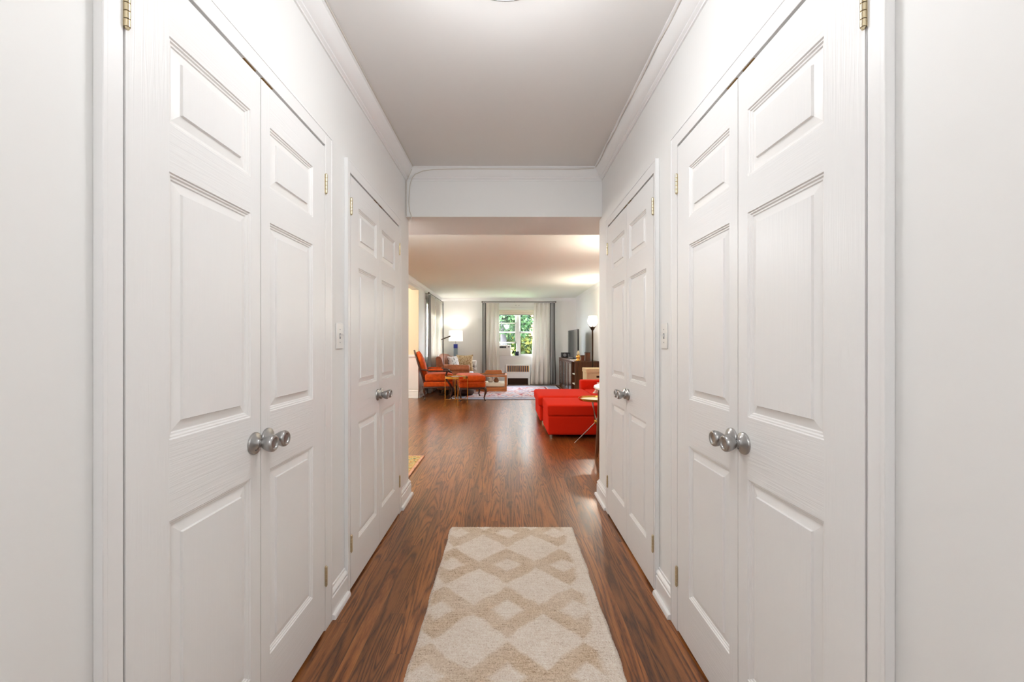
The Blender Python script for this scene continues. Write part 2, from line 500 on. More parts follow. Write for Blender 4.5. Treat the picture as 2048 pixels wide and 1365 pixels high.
# ------------------------------------------------------------------ mesh helpers
class MB:
    def __init__(s):
        s.v = []; s.f = []; s.m = []

    def add(s, vs, fs, mi=0):
        b = len(s.v)
        s.v += [tuple(p) for p in vs]
        s.f += [tuple(b + i for i in f) for f in fs]
        s.m += [mi] * len(fs)
        return s

    def box(s, x0, x1, y0, y1, z0, z1, mi=0):
        vs = [(x, y, z) for z in (z0, z1) for y in (y0, y1) for x in (x0, x1)]
        fs = [(0, 2, 3, 1), (4, 5, 7, 6), (0, 1, 5, 4), (2, 6, 7, 3), (0, 4, 6, 2), (1, 3, 7, 5)]
        return s.add(vs, fs, mi)

    def obox(s, c, size, rot, mi=0):
        R = Matrix.Rotation(rot[2], 3, 'Z') @ Matrix.Rotation(rot[1], 3, 'Y') @ Matrix.Rotation(rot[0], 3, 'X')
        a, b, d = (q / 2 for q in size)
        vs = [Vector(c) + R @ Vector((x, y, z)) for z in (-d, d) for y in (-b, b) for x in (-a, a)]
        fs = [(0, 2, 3, 1), (4, 5, 7, 6), (0, 1, 5, 4), (2, 6, 7, 3), (0, 4, 6, 2), (1, 3, 7, 5)]
        return s.add(vs, fs, mi)

    def tube(s, pts, r, seg=12, mi=0, sx=1.0):
        pts = [Vector(p) for p in pts]
        n = len(pts)
        rs = r if isinstance(r, (list, tuple)) else [r] * n
        vs = []; fs = []
        prev = None
        for i, p in enumerate(pts):
            t = (pts[min(i + 1, n - 1)] - pts[max(i - 1, 0)]).normalized()
            if prev is None:
                a = Vector((0, 0, 1)) if abs(t.z) < 0.9 else Vector((1, 0, 0))
                u = t.cross(a).normalized()
            else:
                u = (prev - t * prev.dot(t)).normalized()
            prev = u
            w = t.cross(u)
            for k in range(seg):
                a = 2 * PI * k / seg
                vs.append(p + (u * math.cos(a) * sx + w * math.sin(a)) * rs[i])
        for i in range(n - 1):
            for k in range(seg):
                k2 = (k + 1) % seg
                fs.append((i * seg + k, i * seg + k2, (i + 1) * seg + k2, (i + 1) * seg + k))
        fs.append(tuple(reversed(range(seg))))
        fs.append(tuple((n - 1) * seg + k for k in range(seg)))
        return s.add(vs, fs, mi)

    def lathe(s, prof, c=(0, 0, 0), axis='z', seg=32, mi=0):
        """prof: (radius, height) along the axis"""
        vs = []; fs = []
        n = len(prof)
        c = Vector(c)
        for (r, h) in prof:
            for k in range(seg):
                a = 2 * PI * k / seg
                p = Vector((math.cos(a) * r, math.sin(a) * r, h))
                if axis == 'x':
                    p = Vector((p.z, p.x, p.y))
                elif axis == '-y':
                    p = Vector((p.x, -p.z, p.y))
                vs.append(c + p)
        for i in range(n - 1):
            for k in range(seg):
                k2 = (k + 1) % seg
                fs.append((i * seg + k, i * seg + k2, (i + 1) * seg + k2, (i + 1) * seg + k))
        if prof[0][0] > 1e-6:
            fs.append(tuple(reversed(range(seg))))
        if prof[-1][0] > 1e-6:
            fs.append(tuple((n - 1) * seg + k for k in range(seg)))
        return s.add(vs, fs, mi)

    def soft(s, x0, x1, y0, y1, z0, z1, r=0.03, puff=0.0, n=8, mi=0, M4=None):
        """box with rounded edges and a puffed top"""
        c = Vector(((x0 + x1) / 2, (y0 + y1) / 2, (z0 + z1) / 2))
        h = Vector(((x1 - x0) / 2, (y1 - y0) / 2, (z1 - z0) / 2))
        r = min(r, min(h))
        vs = []; fs = []
        ts = []
        def axis_samples(hh):
            q = [-hh, -hh + r * 0.3, -hh + r] if r < hh else [-hh, -hh * 0.6]
            k = n
            lo, hi = -hh + r, hh - r
            mid = [lo + (hi - lo) * i / k for i in range(1, k)] if hi > lo + 1e-6 else [0.0]
            return q + mid + [-a for a in reversed(q)]
        S = [axis_samples(hh) for hh in h]
        def proj(p):
            inner = Vector([max(-h[i] + r, min(h[i] - r, p[i])) for i in range(3)])
            d = p - inner
            if d.length > 1e-9:
                p2 = inner + d.normalized() * min(r, max(abs(d[0]), abs(d[1]), abs(d[2])))
            else:
                p2 = p
            if puff:
                w = max(0, 1 - (p2[0] / h[0]) ** 2) * max(0, 1 - (p2[1] / h[1]) ** 2)
                p2 = Vector((p2[0], p2[1], p2[2] + puff * w * (0.5 + 0.5 * p2[2] / h[2])))
            p2 = p2 + c
            return M4 @ p2 if M4 else p2
        idx = {}
        for ax in range(3):
            a, b = [i for i in range(3) if i != ax]
            for sg in (-1, 1):
                g = []
                for va in S[a]:
                    row = []
                    for vb in S[b]:
                        p = Vector((0, 0, 0)); p[ax] = sg * h[ax]; p[a] = va; p[b] = vb
                        key = tuple(round(q, 6) for q in p)
                        if key not in idx:
                            idx[key] = len(vs)
                            vs.append(proj(p))
                        row.append(idx[key])
                    g.append(row)
                flip = (sg > 0) == (ax != 1)
                for i in range(len(g) - 1):
                    for j in range(len(g[0]) - 1):
                        q = (g[i][j], g[i + 1][j], g[i + 1][j + 1], g[i][j + 1])
                        fs.append(q if flip else tuple(reversed(q)))
        return s.add(vs, fs, mi)

    def pillow(s, w, h, t, M4, n=14, mi=0):
        vs = []; fs = []
        for side in (1, -1):
            b = len(vs)
            for i in range(n + 1):
                for j in range(n + 1):
                    u = -1 + 2 * i / n; v = -1 + 2 * j / n
                    k = 1 - 0.10 * (1 - abs(v) ** 2) * abs(u) ** 3
                    k2 = 1 - 0.10 * (1 - abs(u) ** 2) * abs(v) ** 3
                    z = side * (t / 2 * ((1 - abs(u) ** 2.4) * (1 - abs(v) ** 2.4)) ** 0.55)
                    vs.append(M4 @ Vector((u * w / 2 * k, v * h / 2 * k2, z)))
            for i in range(n):
                for j in range(n):
                    q = (b + i * (n + 1) + j, b + (i + 1) * (n + 1) + j, b + (i + 1) * (n + 1) + j + 1, b + i * (n + 1) + j + 1)
                    fs.append(q if side > 0 else tuple(reversed(q)))
        return s.add(vs, fs, mi)

    def sheet(s, fn, nu, nv, mi=0):
        vs = [fn(i / nu, j / nv) for i in range(nu + 1) for j in range(nv + 1)]
        fs = [(i * (nv + 1) + j, (i + 1) * (nv + 1) + j, (i + 1) * (nv + 1) + j + 1, i * (nv + 1) + j + 1) for i in range(nu) for j in range(nv)]
        return s.add(vs, fs, mi)

    def sweep(s, path, prof, side=1, mi=0, closed_ends=True):
        """prof: closed polygon (offset, z), offset to the left (side=1) of the path"""
        P = [Vector(p) for p in path]
        n = len(P); k = len(prof)
        vs = []; fs = []
        for i, p in enumerate(P):
            d1 = (P[i] - P[i - 1]).normalized() if i > 0 else (P[1] - P[0]).normalized()
            d2 = (P[i + 1] - P[i]).normalized() if i < n - 1 else d1
            n1 = Vector((-d1.y, d1.x)) * side
            n2 = Vector((-d2.y, d2.x)) * side
            m_ = (n1 + n2) / (1 + n1.dot(n2))
            for (o, z) in prof:
                q = p + m_ * o
                vs.append((q.x, q.y, z))
        for i in range(n - 1):
            for j in range(k):
                j2 = (j + 1) % k
                fs.append((i * k + j, i * k + j2, (i + 1) * k + j2, (i + 1) * k + j))
        if closed_ends:
            fs.append(tuple(range(k)))
            fs.append(tuple(reversed([(n - 1) * k + j for j in range(k)])))
        return s.add(vs, fs, mi)

    def prism(s, poly, axis, a, b, mi=0):
        k = len(poly)
        def P(u, v, w):
            return {'x': (w, u, v), 'y': (u, w, v), 'z': (u, v, w)}[axis]
        vs = [P(u, v, a) for u, v in poly] + [P(u, v, b) for u, v in poly]
        fs = [tuple(reversed(range(k))), tuple(range(k, 2 * k))]
        fs += [(i, (i + 1) % k, k + (i + 1) % k, k + i) for i in range(k)]
        return s.add(vs, fs, mi)


def part(name, mb, mats, parent=None, bev=0.0, smooth=True, angle=35, solid=0.0, recalc=True):
    me = bpy.data.meshes.new(name)
    me.from_pydata(mb.v, [], mb.f)
    if recalc:
        import bmesh
        bm = bmesh.new(); bm.from_mesh(me)
        bmesh.ops.remove_doubles(bm, verts=bm.verts, dist=1e-6)
        bmesh.ops.recalc_face_normals(bm, faces=bm.faces)
        if len(bm.faces) == len(mb.m):
            pass
        bm.to_mesh(me); bm.free()
    if not isinstance(mats, (list, tuple)):
        mats = [mats]
    for m in mats:
        me.materials.append(m)
    if len(mats) > 1 and len(me.polygons) == len(mb.m):
        me.polygons.foreach_set('material_index', mb.m)
    me.update()
    if smooth:
        me.shade_smooth()
        me.set_sharp_from_angle(angle=math.radians(angle))
    o = bpy.data.objects.new(name, me)
    COL.objects.link(o)
    if parent:
        o.parent = parent
    if solid:
        md = o.modifiers.new('thickness', 'SOLIDIFY'); md.thickness = solid; md.offset = 0
    if bev:
        md = o.modifiers.new('soft_edges', 'BEVEL'); md.width = bev; md.segments = 2
        md.limit_method = 'ANGLE'; md.angle_limit = math.radians(40)
    return o


def tag(o, label=None, cat=None, group=None, kind=None):
    if label: o['label'] = label
    if cat: o['category'] = cat
    if group: o['group'] = group
    if kind: o['kind'] = kind
    return o


def thing(name, label, cat, loc=(0, 0, 0), rz=0.0, group=None, kind=None):
    o = bpy.data.objects.new(name, None)
    COL.objects.link(o)
    o.location = loc
    o.rotation_euler = (0, 0, rz)
    o.empty_display_size = 0.1
    return tag(o, label, cat, group, kind)


def put(o, loc, rz=0.0):
    o.location = loc
    o.rotation_euler = (0, 0, rz)
    return o


# ------------------------------------------------------------------ measurements
XL, XR = -0.784, 0.739          # hall wall faces
FL, FR = -0.765, 0.719          # door and casing faces
YH = 3.19                       # face of the header at the end of the hall
YE = 3.28                       # end of the hall walls
ZC = 2.565                      # ceiling
ZH = 2.20                       # underside of the header
LX0, LX1 = -1.97, 2.07          # living room side walls
LY1 = 12.20                     # living room back wall
YB = -1.6                       # wall behind the viewer
JY = 9.20                       # end of the opening in the living room side wall

# ------------------------------------------------------------------ shell
tag(part('floor', MB().box(-5.0, 2.2, YB, 12.4, -0.1, 0.0), M['floor'], smooth=False), 'dark stained oak strip floor with visible grain', 'floor', kind='structure')
tag(part('ceiling', MB().box(-0.95, 0.95, YB, YH, ZC, ZC + 0.12), M['ceiling'], smooth=False), 'plain grey-white ceiling over the hall', 'ceiling', kind='structure')
tag(part('ceiling', MB().box(-5.1, 2.3, YH + 0.02, 12.5, ZC, ZC + 0.12), M['ceiling_living'], smooth=False), 'warm off-white ceiling over the living room', 'ceiling', kind='structure')

P1 = (0.8236, 1.278, 1.731)
P2 = (2.013, 2.465, 2.922)
DT = 2.040   # door top
OT = 2.056   # opening top


def hall_wall(sgn, face, back):
    mb = MB()
    def bx(xa, xb, *r):
        mb.box(min(xa, xb), max(xa, xb), *r)
    deep = face + sgn * 0.07
    g = 0.004
    ys = [YB, P1[0] - g, P1[2] + g, P2[0] - g, P2[2] + g, YE]
    for a, b in ((0, 1), (2, 3), (4, 5)):
        bx(face, deep, ys[a], ys[b], 0, OT)
    bx(face, deep, YB, YE, OT, ZC)
    bx(deep, deep + sgn * 0.06, YB, YE, 0, ZC)
    bx(deep + sgn * 0.06, back, YE - 0.12, YE, 0, ZC)
    return mb


tag(part('wall_left', hall_wall(-1, XL, LX0 - 0.1), M['wall'], smooth=False), 'white hall wall with closet openings, on the left', 'wall', kind='structure')
tag(part('wall_right', hall_wall(1, XR, LX1 + 0.1), M['wall'], smooth=False), 'white hall wall with closet openings, on the right', 'wall', kind='structure')
tag(part('wall_entry', MB().box(-0.95, 0.95, YB - 0.1, YB, 0, ZC), M['wall'], smooth=False), 'white wall closing the near end of the hall', 'wall', kind='structure')
mb = MB().box(XL, XR, YH, YE, ZH, ZC).box(LX0, LX1, YE, 3.72, ZH, ZC)
tag(part('wall_header', mb, M['wall'], smooth=False), 'white header over the opening at the end of the hall', 'wall', kind='structure')

# living room walls
mb = MB()
WX0, WX1, WZ0, WZ1 = -0.36, 0.96, 0.86, 2.22
mb.box(LX0 - 0.2, WX0, LY1, LY1 + 0.2, 0, ZC).box(WX1, LX1 + 0.2, LY1, LY1 + 0.2, 0, ZC)
mb.box(WX0, WX1, LY1, LY1 + 0.2, 0, WZ0).box(WX0, WX1, LY1, LY1 + 0.2, WZ1, ZC)
tag(part('wall_back', mb, M['wall'], smooth=False), 'white far wall of the living room with the window', 'wall', kind='structure')
tag(part('wall_living_right', MB().box(LX1, LX1 + 0.12, YE, LY1, 0, ZC), M['wall'], smooth=False), 'white living room wall behind the console and floor lamp', 'wall', kind='structure')
SY0, SY1, SZ0, SZ1 = 10.05, 11.85, 0.90, 2.22
mb = MB()
a, b = LX0 - 0.15, LX0
mb.box(a, b, YE, 5.4, 0, ZC).box(a, b, 5.4, JY, 2.42, ZC)
mb.box(a, b, JY, SY0, 0, ZC).box(a, b, SY1, LY1, 0, ZC)
mb.box(a, b, SY0, SY1, 0, SZ0).box(a, b, SY0, SY1, SZ1, ZC)
tag(part('wall_living_left', mb, M['wall'], smooth=False), 'white living room wall with an opening and a curtained window', 'wall', kind='structure')
mb = MB().box(-5.0, LX0 - 0.15, JY, JY + 0.12, 0, ZC).box(-5.0, LX0 - 0.002, JY - 0.02, JY - 0.0005, 0, 2.418)
tag(part('wall_dining', mb, M['wall_cream'], smooth=False), 'cream wall with white wainscot seen through the side opening', 'wall', kind='structure')
mb = MB().box(-5.1, -5.0, YE, JY + 0.12, 0, ZC).box(-5.0, LX0 - 0.1, YE - 0.12, YE, 0, ZC)
tag(part('wall_dining_side', mb, M['wall_cream'], smooth=False), 'cream side wall of the adjoining room', 'wall', kind='structure')

# wainscot on the dining wall and jamb of the opening
mb = MB()
mb.sweep([(LX0 - 0.004, JY - 0.02), (-4.9, JY - 0.02)], [(0, 0.90), (0.02, 0.90), (0.035, 0.93), (0.02, 0.95), (0.02, 0.97), (0, 0.97)], 1)
mb.box(-4.9, LX0 - 0.004, JY - 0.032, JY - 0.02, 0.2, 0.9)
tag(part('trim_1', mb, M['trim']), 'white chair rail and wainscot panel in the side opening', 'trim', kind='structure')
base_prof = [(0, 0), (0.034, 0), (0.034, 0.010), (0.030, 0.020), (0.018, 0.024), (0.018, 0.092), (0.014, 0.096), (0.014, 0.103), (0.017, 0.108), (0.012, 0.118), (0.006, 0.123), (0.005, 0.132), (0, 0.134)]
big_prof = [(o, z if z < 0.03 else z * 1.6) for o, z in base_prof]
tag(part('baseboard_dining', MB().sweep([(LX0 - 0.004, JY - 0.032), (-4.9, JY - 0.032)], [(o, z * 1.45) for o, z in base_prof], 1), M['trim']), 'tall white baseboard under the wainscot', 'baseboard', kind='structure')
tag(part('baseboard_back', MB().sweep([(LX1, LY1), (0.70, LY1)], base_prof, 1).sweep([(-0.06, LY1), (LX0, LY1)], base_prof, 1), M['trim']), 'white baseboard along the far living room wall', 'baseboard', kind='structure')
tag(part('baseboard_living_left', MB().sweep([(LX0, LY1), (LX0, JY + 0.02)], base_prof, 1), M['trim']), 'white baseboard under the side window', 'baseboard', kind='structure')
tag(part('baseboard_living_right', MB().sweep([(LX1, YE), (LX1, LY1)], base_prof, 1), M['trim']), 'white baseboard behind the console', 'baseboard', kind='structure')


# hall casings, baseboards, crown
def casing(n, sgn, face, wall, P, near, far, label):
    """near/far: outer edges in y; sgn -1 left wall, +1 right wall"""
    mb = MB()
    def bx(xa, xb, *r):
        mb.box(min(xa, xb), max(xa, xb), *r)
    g = 0.003
    zt = OT - 0.004
    top = zt + 0.062
    lo = 0.0
    # flat boards
    bx(wall, face, near + 0.009, P[0] - g, lo, top - 0.009)
    bx(wall, face, P[2] + g, far - 0.009, lo, top - 0.009)
    bx(wall, face, P[0] - g, P[2] + g, zt, top - 0.009)
    # outer backband
    bb = face - sgn * 0.0012
    for (a, b) in ((near, near + 0.010), (far - 0.010, far)):
        bx(wall, bb, a, b, lo, top - 0.010)
    bx(wall, bb, near, far, top - 0.010, top)
    o = part('trim_%d' % n, mb, M['trim'], bev=0.0015)
    tag(o, label, 'door casing', kind='structure')
    # brass ball-catch plates under the head
    pm = MB()
    x0, x1 = sorted((face + sgn * 0.004, face + sgn * 0.03))
    for c in (P[1] - 0.045, P[1] + 0.045):
        pm.box(x0, x1, c - 0.028, c + 0.028, zt - 0.0022, zt + 0.0005)
    q = part('catch_plate', pm, M['brass_old'], o)
    q['label'] = 'brass catch plates under the head casing'
    return o


casing(2, -1, FL, XL, P1, 0.778, 1.804, 'white casing around the near closet doors of the left wall')
casing(3, -1, FL, XL, P2, 1.981, 2.985, 'white casing around the far closet doors of the left wall')
casing(4, 1, FR, XR, P1, 0.781, 1.805, 'white casing around the near closet doors of the right wall')
casing(5, 1, FR, XR, P2, 1.990, 2.985, 'white casing around the far closet doors of the right wall')

tag(part('baseboard_left', MB().sweep([(XL, 1.804), (XL, 1.981)], base_prof, -1).sweep([(XL, 2.985), (XL, YE), (LX0, YE)], base_prof, -1).sweep([(XL, YB), (XL, 0.778)], base_prof, -1), M['trim'], bev=0.001),
    'white baseboard pieces along the left hall wall', 'baseboard', kind='structure')
tag(part('baseboard_right', MB().sweep([(XR, 1.805), (XR, 1.990)], base_prof, 1).sweep([(XR, 2.985), (XR, YE), (LX1, YE)], base_prof, 1).sweep([(XR, YB), (XR, 0.781)], base_prof, 1), M['trim'], bev=0.001),
    'white baseboard pieces along the right hall wall', 'baseboard', kind='structure')

zb = ZC - 0.088
crown = [(0, ZC), (0.070, ZC), (0.070, ZC - 0.008), (0.062, ZC - 0.012), (0.058, ZC - 0.022), (0.044, ZC - 0.044), (0.028, ZC - 0.060), (0.018, ZC - 0.066), (0.018, ZC - 0.073), (0.008, ZC - 0.080), (0.008, zb), (0, zb)]
tag(part('trim_6', MB().sweep([(XL, YB), (XL, YH), (XR, YH), (XR, YB)], crown, -1), M['trim'], angle=25), 'white crown moulding round the hall ceiling', 'crown moulding', kind='structure')
tag(part('trim_7', MB().sweep([(LX0, 5.4), (LX0, LY1), (LX1, LY1), (LX1, 3.72)], [(o * 0.9, z) for o, z in crown], -1), M['trim'], angle=25), 'white crown moulding round the living room ceiling', 'crown moulding', kind='structure')

# painted cables
mb = MB()
mb.tube([(XL + 0.073, -1.4, ZC - 0.003), (XL + 0.073, YH - 0.075, ZC - 0.003)], 0.0035, 8)
tag(part('cable', mb, M['cable']), 'painted cable along the ceiling edge of the left crown moulding', 'cable')
mb = MB()
pts = []
for i in range(40):
    y = -1.4 + i * (YH - 0.09 + 1.4) / 39
    pts.append((XR - 0.064 + 0.004 * math.sin(i * 1.7), y, ZC - 0.016 + 0.002 * math.sin(i * 2.3)))
mb.tube(pts, 0.0032, 8)
tag(part('cable', mb, M['cable']), 'wavy painted cable over the right crown moulding', 'cable')
mb = MB()
pts = [(XR - 0.075, YH - 0.068, ZC - 0.016), (XR - 0.2, YH - 0.064, ZC - 0.022), (0.3, YH - 0.063, ZC - 0.021), (0.0, YH - 0.062, ZC - 0.020), (-0.3, YH - 0.062, ZC - 0.019),
       (-0.55, YH - 0.061, ZC - 0.022), (-0.64, YH - 0.054, ZC - 0.032), (-0.70, YH - 0.043, ZC - 0.052), (-0.728, YH - 0.026, ZC - 0.074), (-0.742, YH - 0.013, ZC - 0.10), (-0.752, YH - 0.008, ZC - 0.14),
       (-0.758, YH - 0.006, ZC - 0.25), (-0.752, YH - 0.006, ZH + 0.045), (-0.740, YH - 0.005, ZH + 0.008), (-0.742, YH + 0.0, ZH - 0.012), (-0.75, YH + 0.04, ZH - 0.010), (-0.76, YH + 0.08, ZH - 0.008)]
mb.tube(pts, 0.0036, 8)
tag(part('cable', mb, M['cable']), 'painted cable crossing the header and dropping at its corner', 'cable')
mb = MB()
mb.tube([(XL + 0.062, YH - 0.062, ZC - 0.02), (XL + 0.03, YH - 0.03, ZC - 0.064), (XL + 0.007, YH - 0.008, zb - 0.004), (XL + 0.006, YH - 0.006, ZH + 0.03), (XL + 0.006, YH - 0.004, ZH + 0.006)], 0.0034, 8)
tag(part('cable', mb, M['cable']), 'straight painted cable down the corner where header meets left wall', 'cable')


# ------------------------------------------------------------------ closet doors
HS, LS = 0.108, 0.050     # hinge stile, lock stile
PZ = [(0.21, 0.81), (0.995, 1.605), (1.713, 1.913)]
PROF = [(0.0, 0.0), (0.0025, 0.0035), (0.006, 0.0035), (0.009, 0.007), (0.013, 0.0075), (0.015, 0.0105), (0.017, 0.0105), (0.039, 0.0062), (0.0408, 0.0008)]


def door_leaf(name, label, w, hinge_left, loc, rz, group):
    """front faces local -Y; hinge_left: hinge at x=0, leaf runs to +x, else to -x"""
    root = thing(name, label, 'closet door', loc, rz, group, 'structure')
    z0, z1 = 0.012, DT
    T = 0.034
    sx = 1 if hinge_left else -1
    mb = MB()
    xs = [0.0015, HS, w - LS, w - 0.0015]
    zs = [z0]
    for a, b in PZ:
        zs += [a, b]
    zs.append(z1)
    V = lambda x, y, z: (sx * x, y, z)
    for i in range(3):
        for j in range(len(zs) - 1):
            if i == 1 and j % 2 == 1:
                x0_, x1_, za, zb_ = xs[1], xs[2], zs[j], zs[j + 1]
                rings = []
                for (o, d) in PROF:
                    rings.append([V(x0_ + o, d, za + o), V(x1_ - o, d, za + o), V(x1_ - o, d, zb_ - o), V(x0_ + o, d, zb_ - o)])
                for r in range(len(rings) - 1):
                    for k in range(4):
                        k2 = (k + 1) % 4
                        mb.add([rings[r][k], rings[r][k2], rings[r + 1][k2], rings[r + 1][k]], [(0, 1, 2, 3)], 2)
                mb.add(rings[-1], [(0, 1, 2, 3)], 0)
            else:
                mi = 1 if (i == 1) else 0
                mb.add([V(xs[i], 0, zs[j]), V(xs[i + 1], 0, zs[j]), V(xs[i + 1], 0, zs[j + 1]), V(xs[i], 0, zs[j + 1])], [(0, 1, 2, 3)], mi)
    xa, xb = xs[0], xs[3]
    mb.add([V(xa, T, z0), V(xb, T, z0), V(xb, T, z1), V(xa, T, z1)], [(3, 2, 1, 0)], 0)
    for i in range(3):
        mb.add([V(xs[i], 0, z0), V(xs[i + 1], 0, z0), V(xs[i + 1], T, z0), V(xs[i], T, z0)], [(3, 2, 1, 0)], 2)
        mb.add([V(xs[i], 0, z1), V(xs[i + 1], 0, z1), V(xs[i + 1], T, z1), V(xs[i], T, z1)], [(0, 1, 2, 3)], 2)
    for x in (xa, xb):
        for j in range(len(zs) - 1):
            mb.add([V(x, 0, zs[j]), V(x, 0, zs[j + 1]), V(x, T, zs[j + 1]), V(x, T, zs[j])], [(0, 1, 2, 3)], 2)
    me = bpy.data.meshes.new('panel')
    import bmesh
    tmp = bpy.data.meshes.new('tmp')
    tmp.from_pydata(mb.v, [], mb.f)
    tmp.polygons.foreach_set('material_index', mb.m)
    bm = bmesh.new(); bm.from_mesh(tmp)
    bmesh.ops.remove_doubles(bm, verts=bm.verts, dist=1e-5)
    bmesh.ops.recalc_face_normals(bm, faces=bm.faces)
    bm.to_mesh(me); bm.free()
    bpy.data.meshes.remove(tmp)
    for m in (M['door_v'], M['door_h'], M['door_s']):
        me.materials.append(m)
    o = bpy.data.objects.new('leaf', me); COL.objects.link(o); o.parent = root
    # knob
    kx = sx * (w - 0.033)
    kz = 0.912
    kn = MB().lathe([(0.0335, 0.0), (0.0335, 0.0035), (0.0322, 0.0062), (0.0295, 0.0078), (0.024, 0.0098), (0.0175, 0.0135), (0.013, 0.017), (0.0118, 0.019), (0.0118, 0.022), (0.0, 0.022)], (kx, 0, kz), '-y', 40)
    r = part('rosette', kn, M['nickel'], root, angle=30)
    r['label'] = 'satin nickel round rosette'
    kb = MB().lathe([(0.0, 0.020), (0.0098, 0.020), (0.0098, 0.026), (0.0130, 0.0275), (0.0165, 0.032), (0.0212, 0.040), (0.0246, 0.049), (0.0256, 0.055), (0.0246, 0.060), (0.0215, 0.0638), (0.0180, 0.0645), (0.0152, 0.0628), (0.0138, 0.0600), (0.0, 0.0590)], (kx, 0, kz), '-y', 40)
    k = part('knob', kb, M['nickel'], root, angle=50)
    k['label'] = 'satin nickel tulip knob'
    sc = MB().lathe([(0.0028, 0.0), (0.0028, 0.004), (0.0, 0.0048)], (kx - 0.010, -0.0105, kz - 0.018), '-y', 12)
    s_ = part('screw', sc, M['nickel'], r)
    # hinges
    for hz in (1.888, 0.235):
        hb = MB()
        L = 0.080
        for q in range(5):
            za = hz - L / 2 + q * L / 5
            hb.lathe([(0.0, za + 0.0006), (0.0050, za + 0.0006), (0.0056, za + 0.0012), (0.0056, za + L / 5 - 0.0012), (0.0050, za + L / 5 - 0.0006), (0.0, za + L / 5 - 0.0006)], (0, -0.0045, 0), 'z', 16)
        hb.lathe([(0.0, hz - L / 2 - 0.005), (0.003, hz - L / 2 - 0.004), (0.0045, hz - L / 2), (0.0, hz - L / 2 + 0.001)], (0, -0.0045, 0), 'z', 12)
        hb.lathe([(0.0, hz + L / 2 - 0.001), (0.0045, hz + L / 2), (0.003, hz + L / 2 + 0.003), (0.0, hz + L / 2 + 0.004)], (0, -0.0045, 0), 'z', 12)
        hb.box(-0.0045, 0.0045, -0.001, 0.004, hz - L / 2, hz + L / 2)
        h = part('hinge', hb, M['brass'], root, angle=40)
        h['label'] = 'brass butt hinge'
    return root


n = 0
for side in ('left', 'right'):
    for P, where in ((P1, 'near'), (P2, 'far')):
        for kk in (0, 1):
            n += 1
            w = (P[1] - P[0]) if kk == 0 else (P[2] - P[1])
            y = P[0] if kk == 0 else P[2]
            if side == 'left':
                loc, rz, hl = (FL, y, 0), PI / 2, kk == 0
            else:
                loc, rz, hl = (FR, y, 0), -PI / 2, kk == 1
            desc = {
                ('left', 'near', 0): 'white three-panel closet door, largest on the left wall, closest to the viewer',
                ('left', 'near', 1): 'white three-panel closet door just before the light switch of the left wall',
                ('left', 'far', 0): 'white three-panel closet door just past the light switch of the left wall',
                ('left', 'far', 1): 'white narrow-looking closet door beside the hall opening on the left wall',
                ('right', 'near', 0): 'white three-panel closet door, largest on the right wall, closest to the viewer',
                ('right', 'near', 1): 'white three-panel closet door just before the light switch of the right wall',
                ('right', 'far', 0): 'white three-panel closet door just past the light switch of the right wall',
                ('right', 'far', 1): 'white narrow-looking closet door beside the hall opening on the right wall'}[(side, where, kk)]
            door_leaf('door_%d' % n, desc, w, hl, loc, rz, 'closet doors along the hall')


# light switches
def light_switch(loc, rz, label):
    t = thing('light_switch', label, 'light switch', loc, rz, 'hall light switches')
    part('cover_plate', MB().box(-0.036, 0.036, -0.006, 0, -0.060, 0.060), M['plastic'], t, bev=0.003)
    mb = MB().box(-0.006, 0.006, -0.0075, -0.004, -0.013, 0.013)
    part('slot', mb, M['plastic_grey'], t)
    part('toggle', MB().obox((0, -0.012, 0.004), (0.008, 0.020, 0.008), (math.radians(-28), 0, 0)), M['plastic'], t, bev=0.001)
    for z in (-0.030, 0.030):
        part('screw', MB().lathe([(0.003, 0.0), (0.003, 0.001), (0.0, 0.0015)], (0, -0.006, z), '-y', 10), M['plastic_grey'], t)
    return t


light_switch((XL, 1.918, 1.25), PI / 2, 'white toggle light switch on the left wall between closet doors')
light_switch((XR, 1.918, 1.25), -PI / 2, 'white toggle light switch on the right wall between closet doors')

# ceiling light of the hall
t = thing('ceiling_light', 'round flush ceiling light with glowing glass, cut by the top of the photo', 'ceiling light', (-0.005, 1.322, ZC))
part('rim', MB().lathe([(0.0, 0.0), (0.185, 0.0), (0.196, -0.02), (0.203, -0.070), (0.203, -0.081), (0.196, -0.083), (0.192, -0.078), (0.0, -0.06)], seg=64), M['nickel'], t)
part('glass', MB().lathe([(0.191, -0.078), (0.180, -0.090), (0.15, -0.100), (0.10, -0.107), (0.05, -0.110), (0.0, -0.111)], seg=64), M['dome'], t, angle=80)
hl1 = add_light('hall_lamp', 'POINT', (-0.005, 1.30, ZC - 0.26), 9.4, (0.94, 0.97, 1.0), 0.17)
# second fitting of the hall, behind the viewer
t = thing('ceiling_light', 'round flush ceiling light above the near end of the hall', 'ceiling light', (0.0, -0.75, ZC))
part('canopy_ring', MB().lathe([(0.0, 0.0), (0.165, 0.0), (0.170, -0.012), (0.168, -0.055), (0.158, -0.062), (0.0, -0.05)], seg=48), M['nickel'], t)
part('dome', MB().lathe([(0.156, -0.060), (0.150, -0.078), (0.128, -0.098), (0.095, -0.112), (0.05, -0.120), (0.0, -0.122)], seg=48), M['dome'], t, angle=80)
hl2 = add_light('entry_lamp', 'POINT', (0, -0.75, ZC - 0.30), 14.5, (0.94, 0.97, 1.0), 0.14)

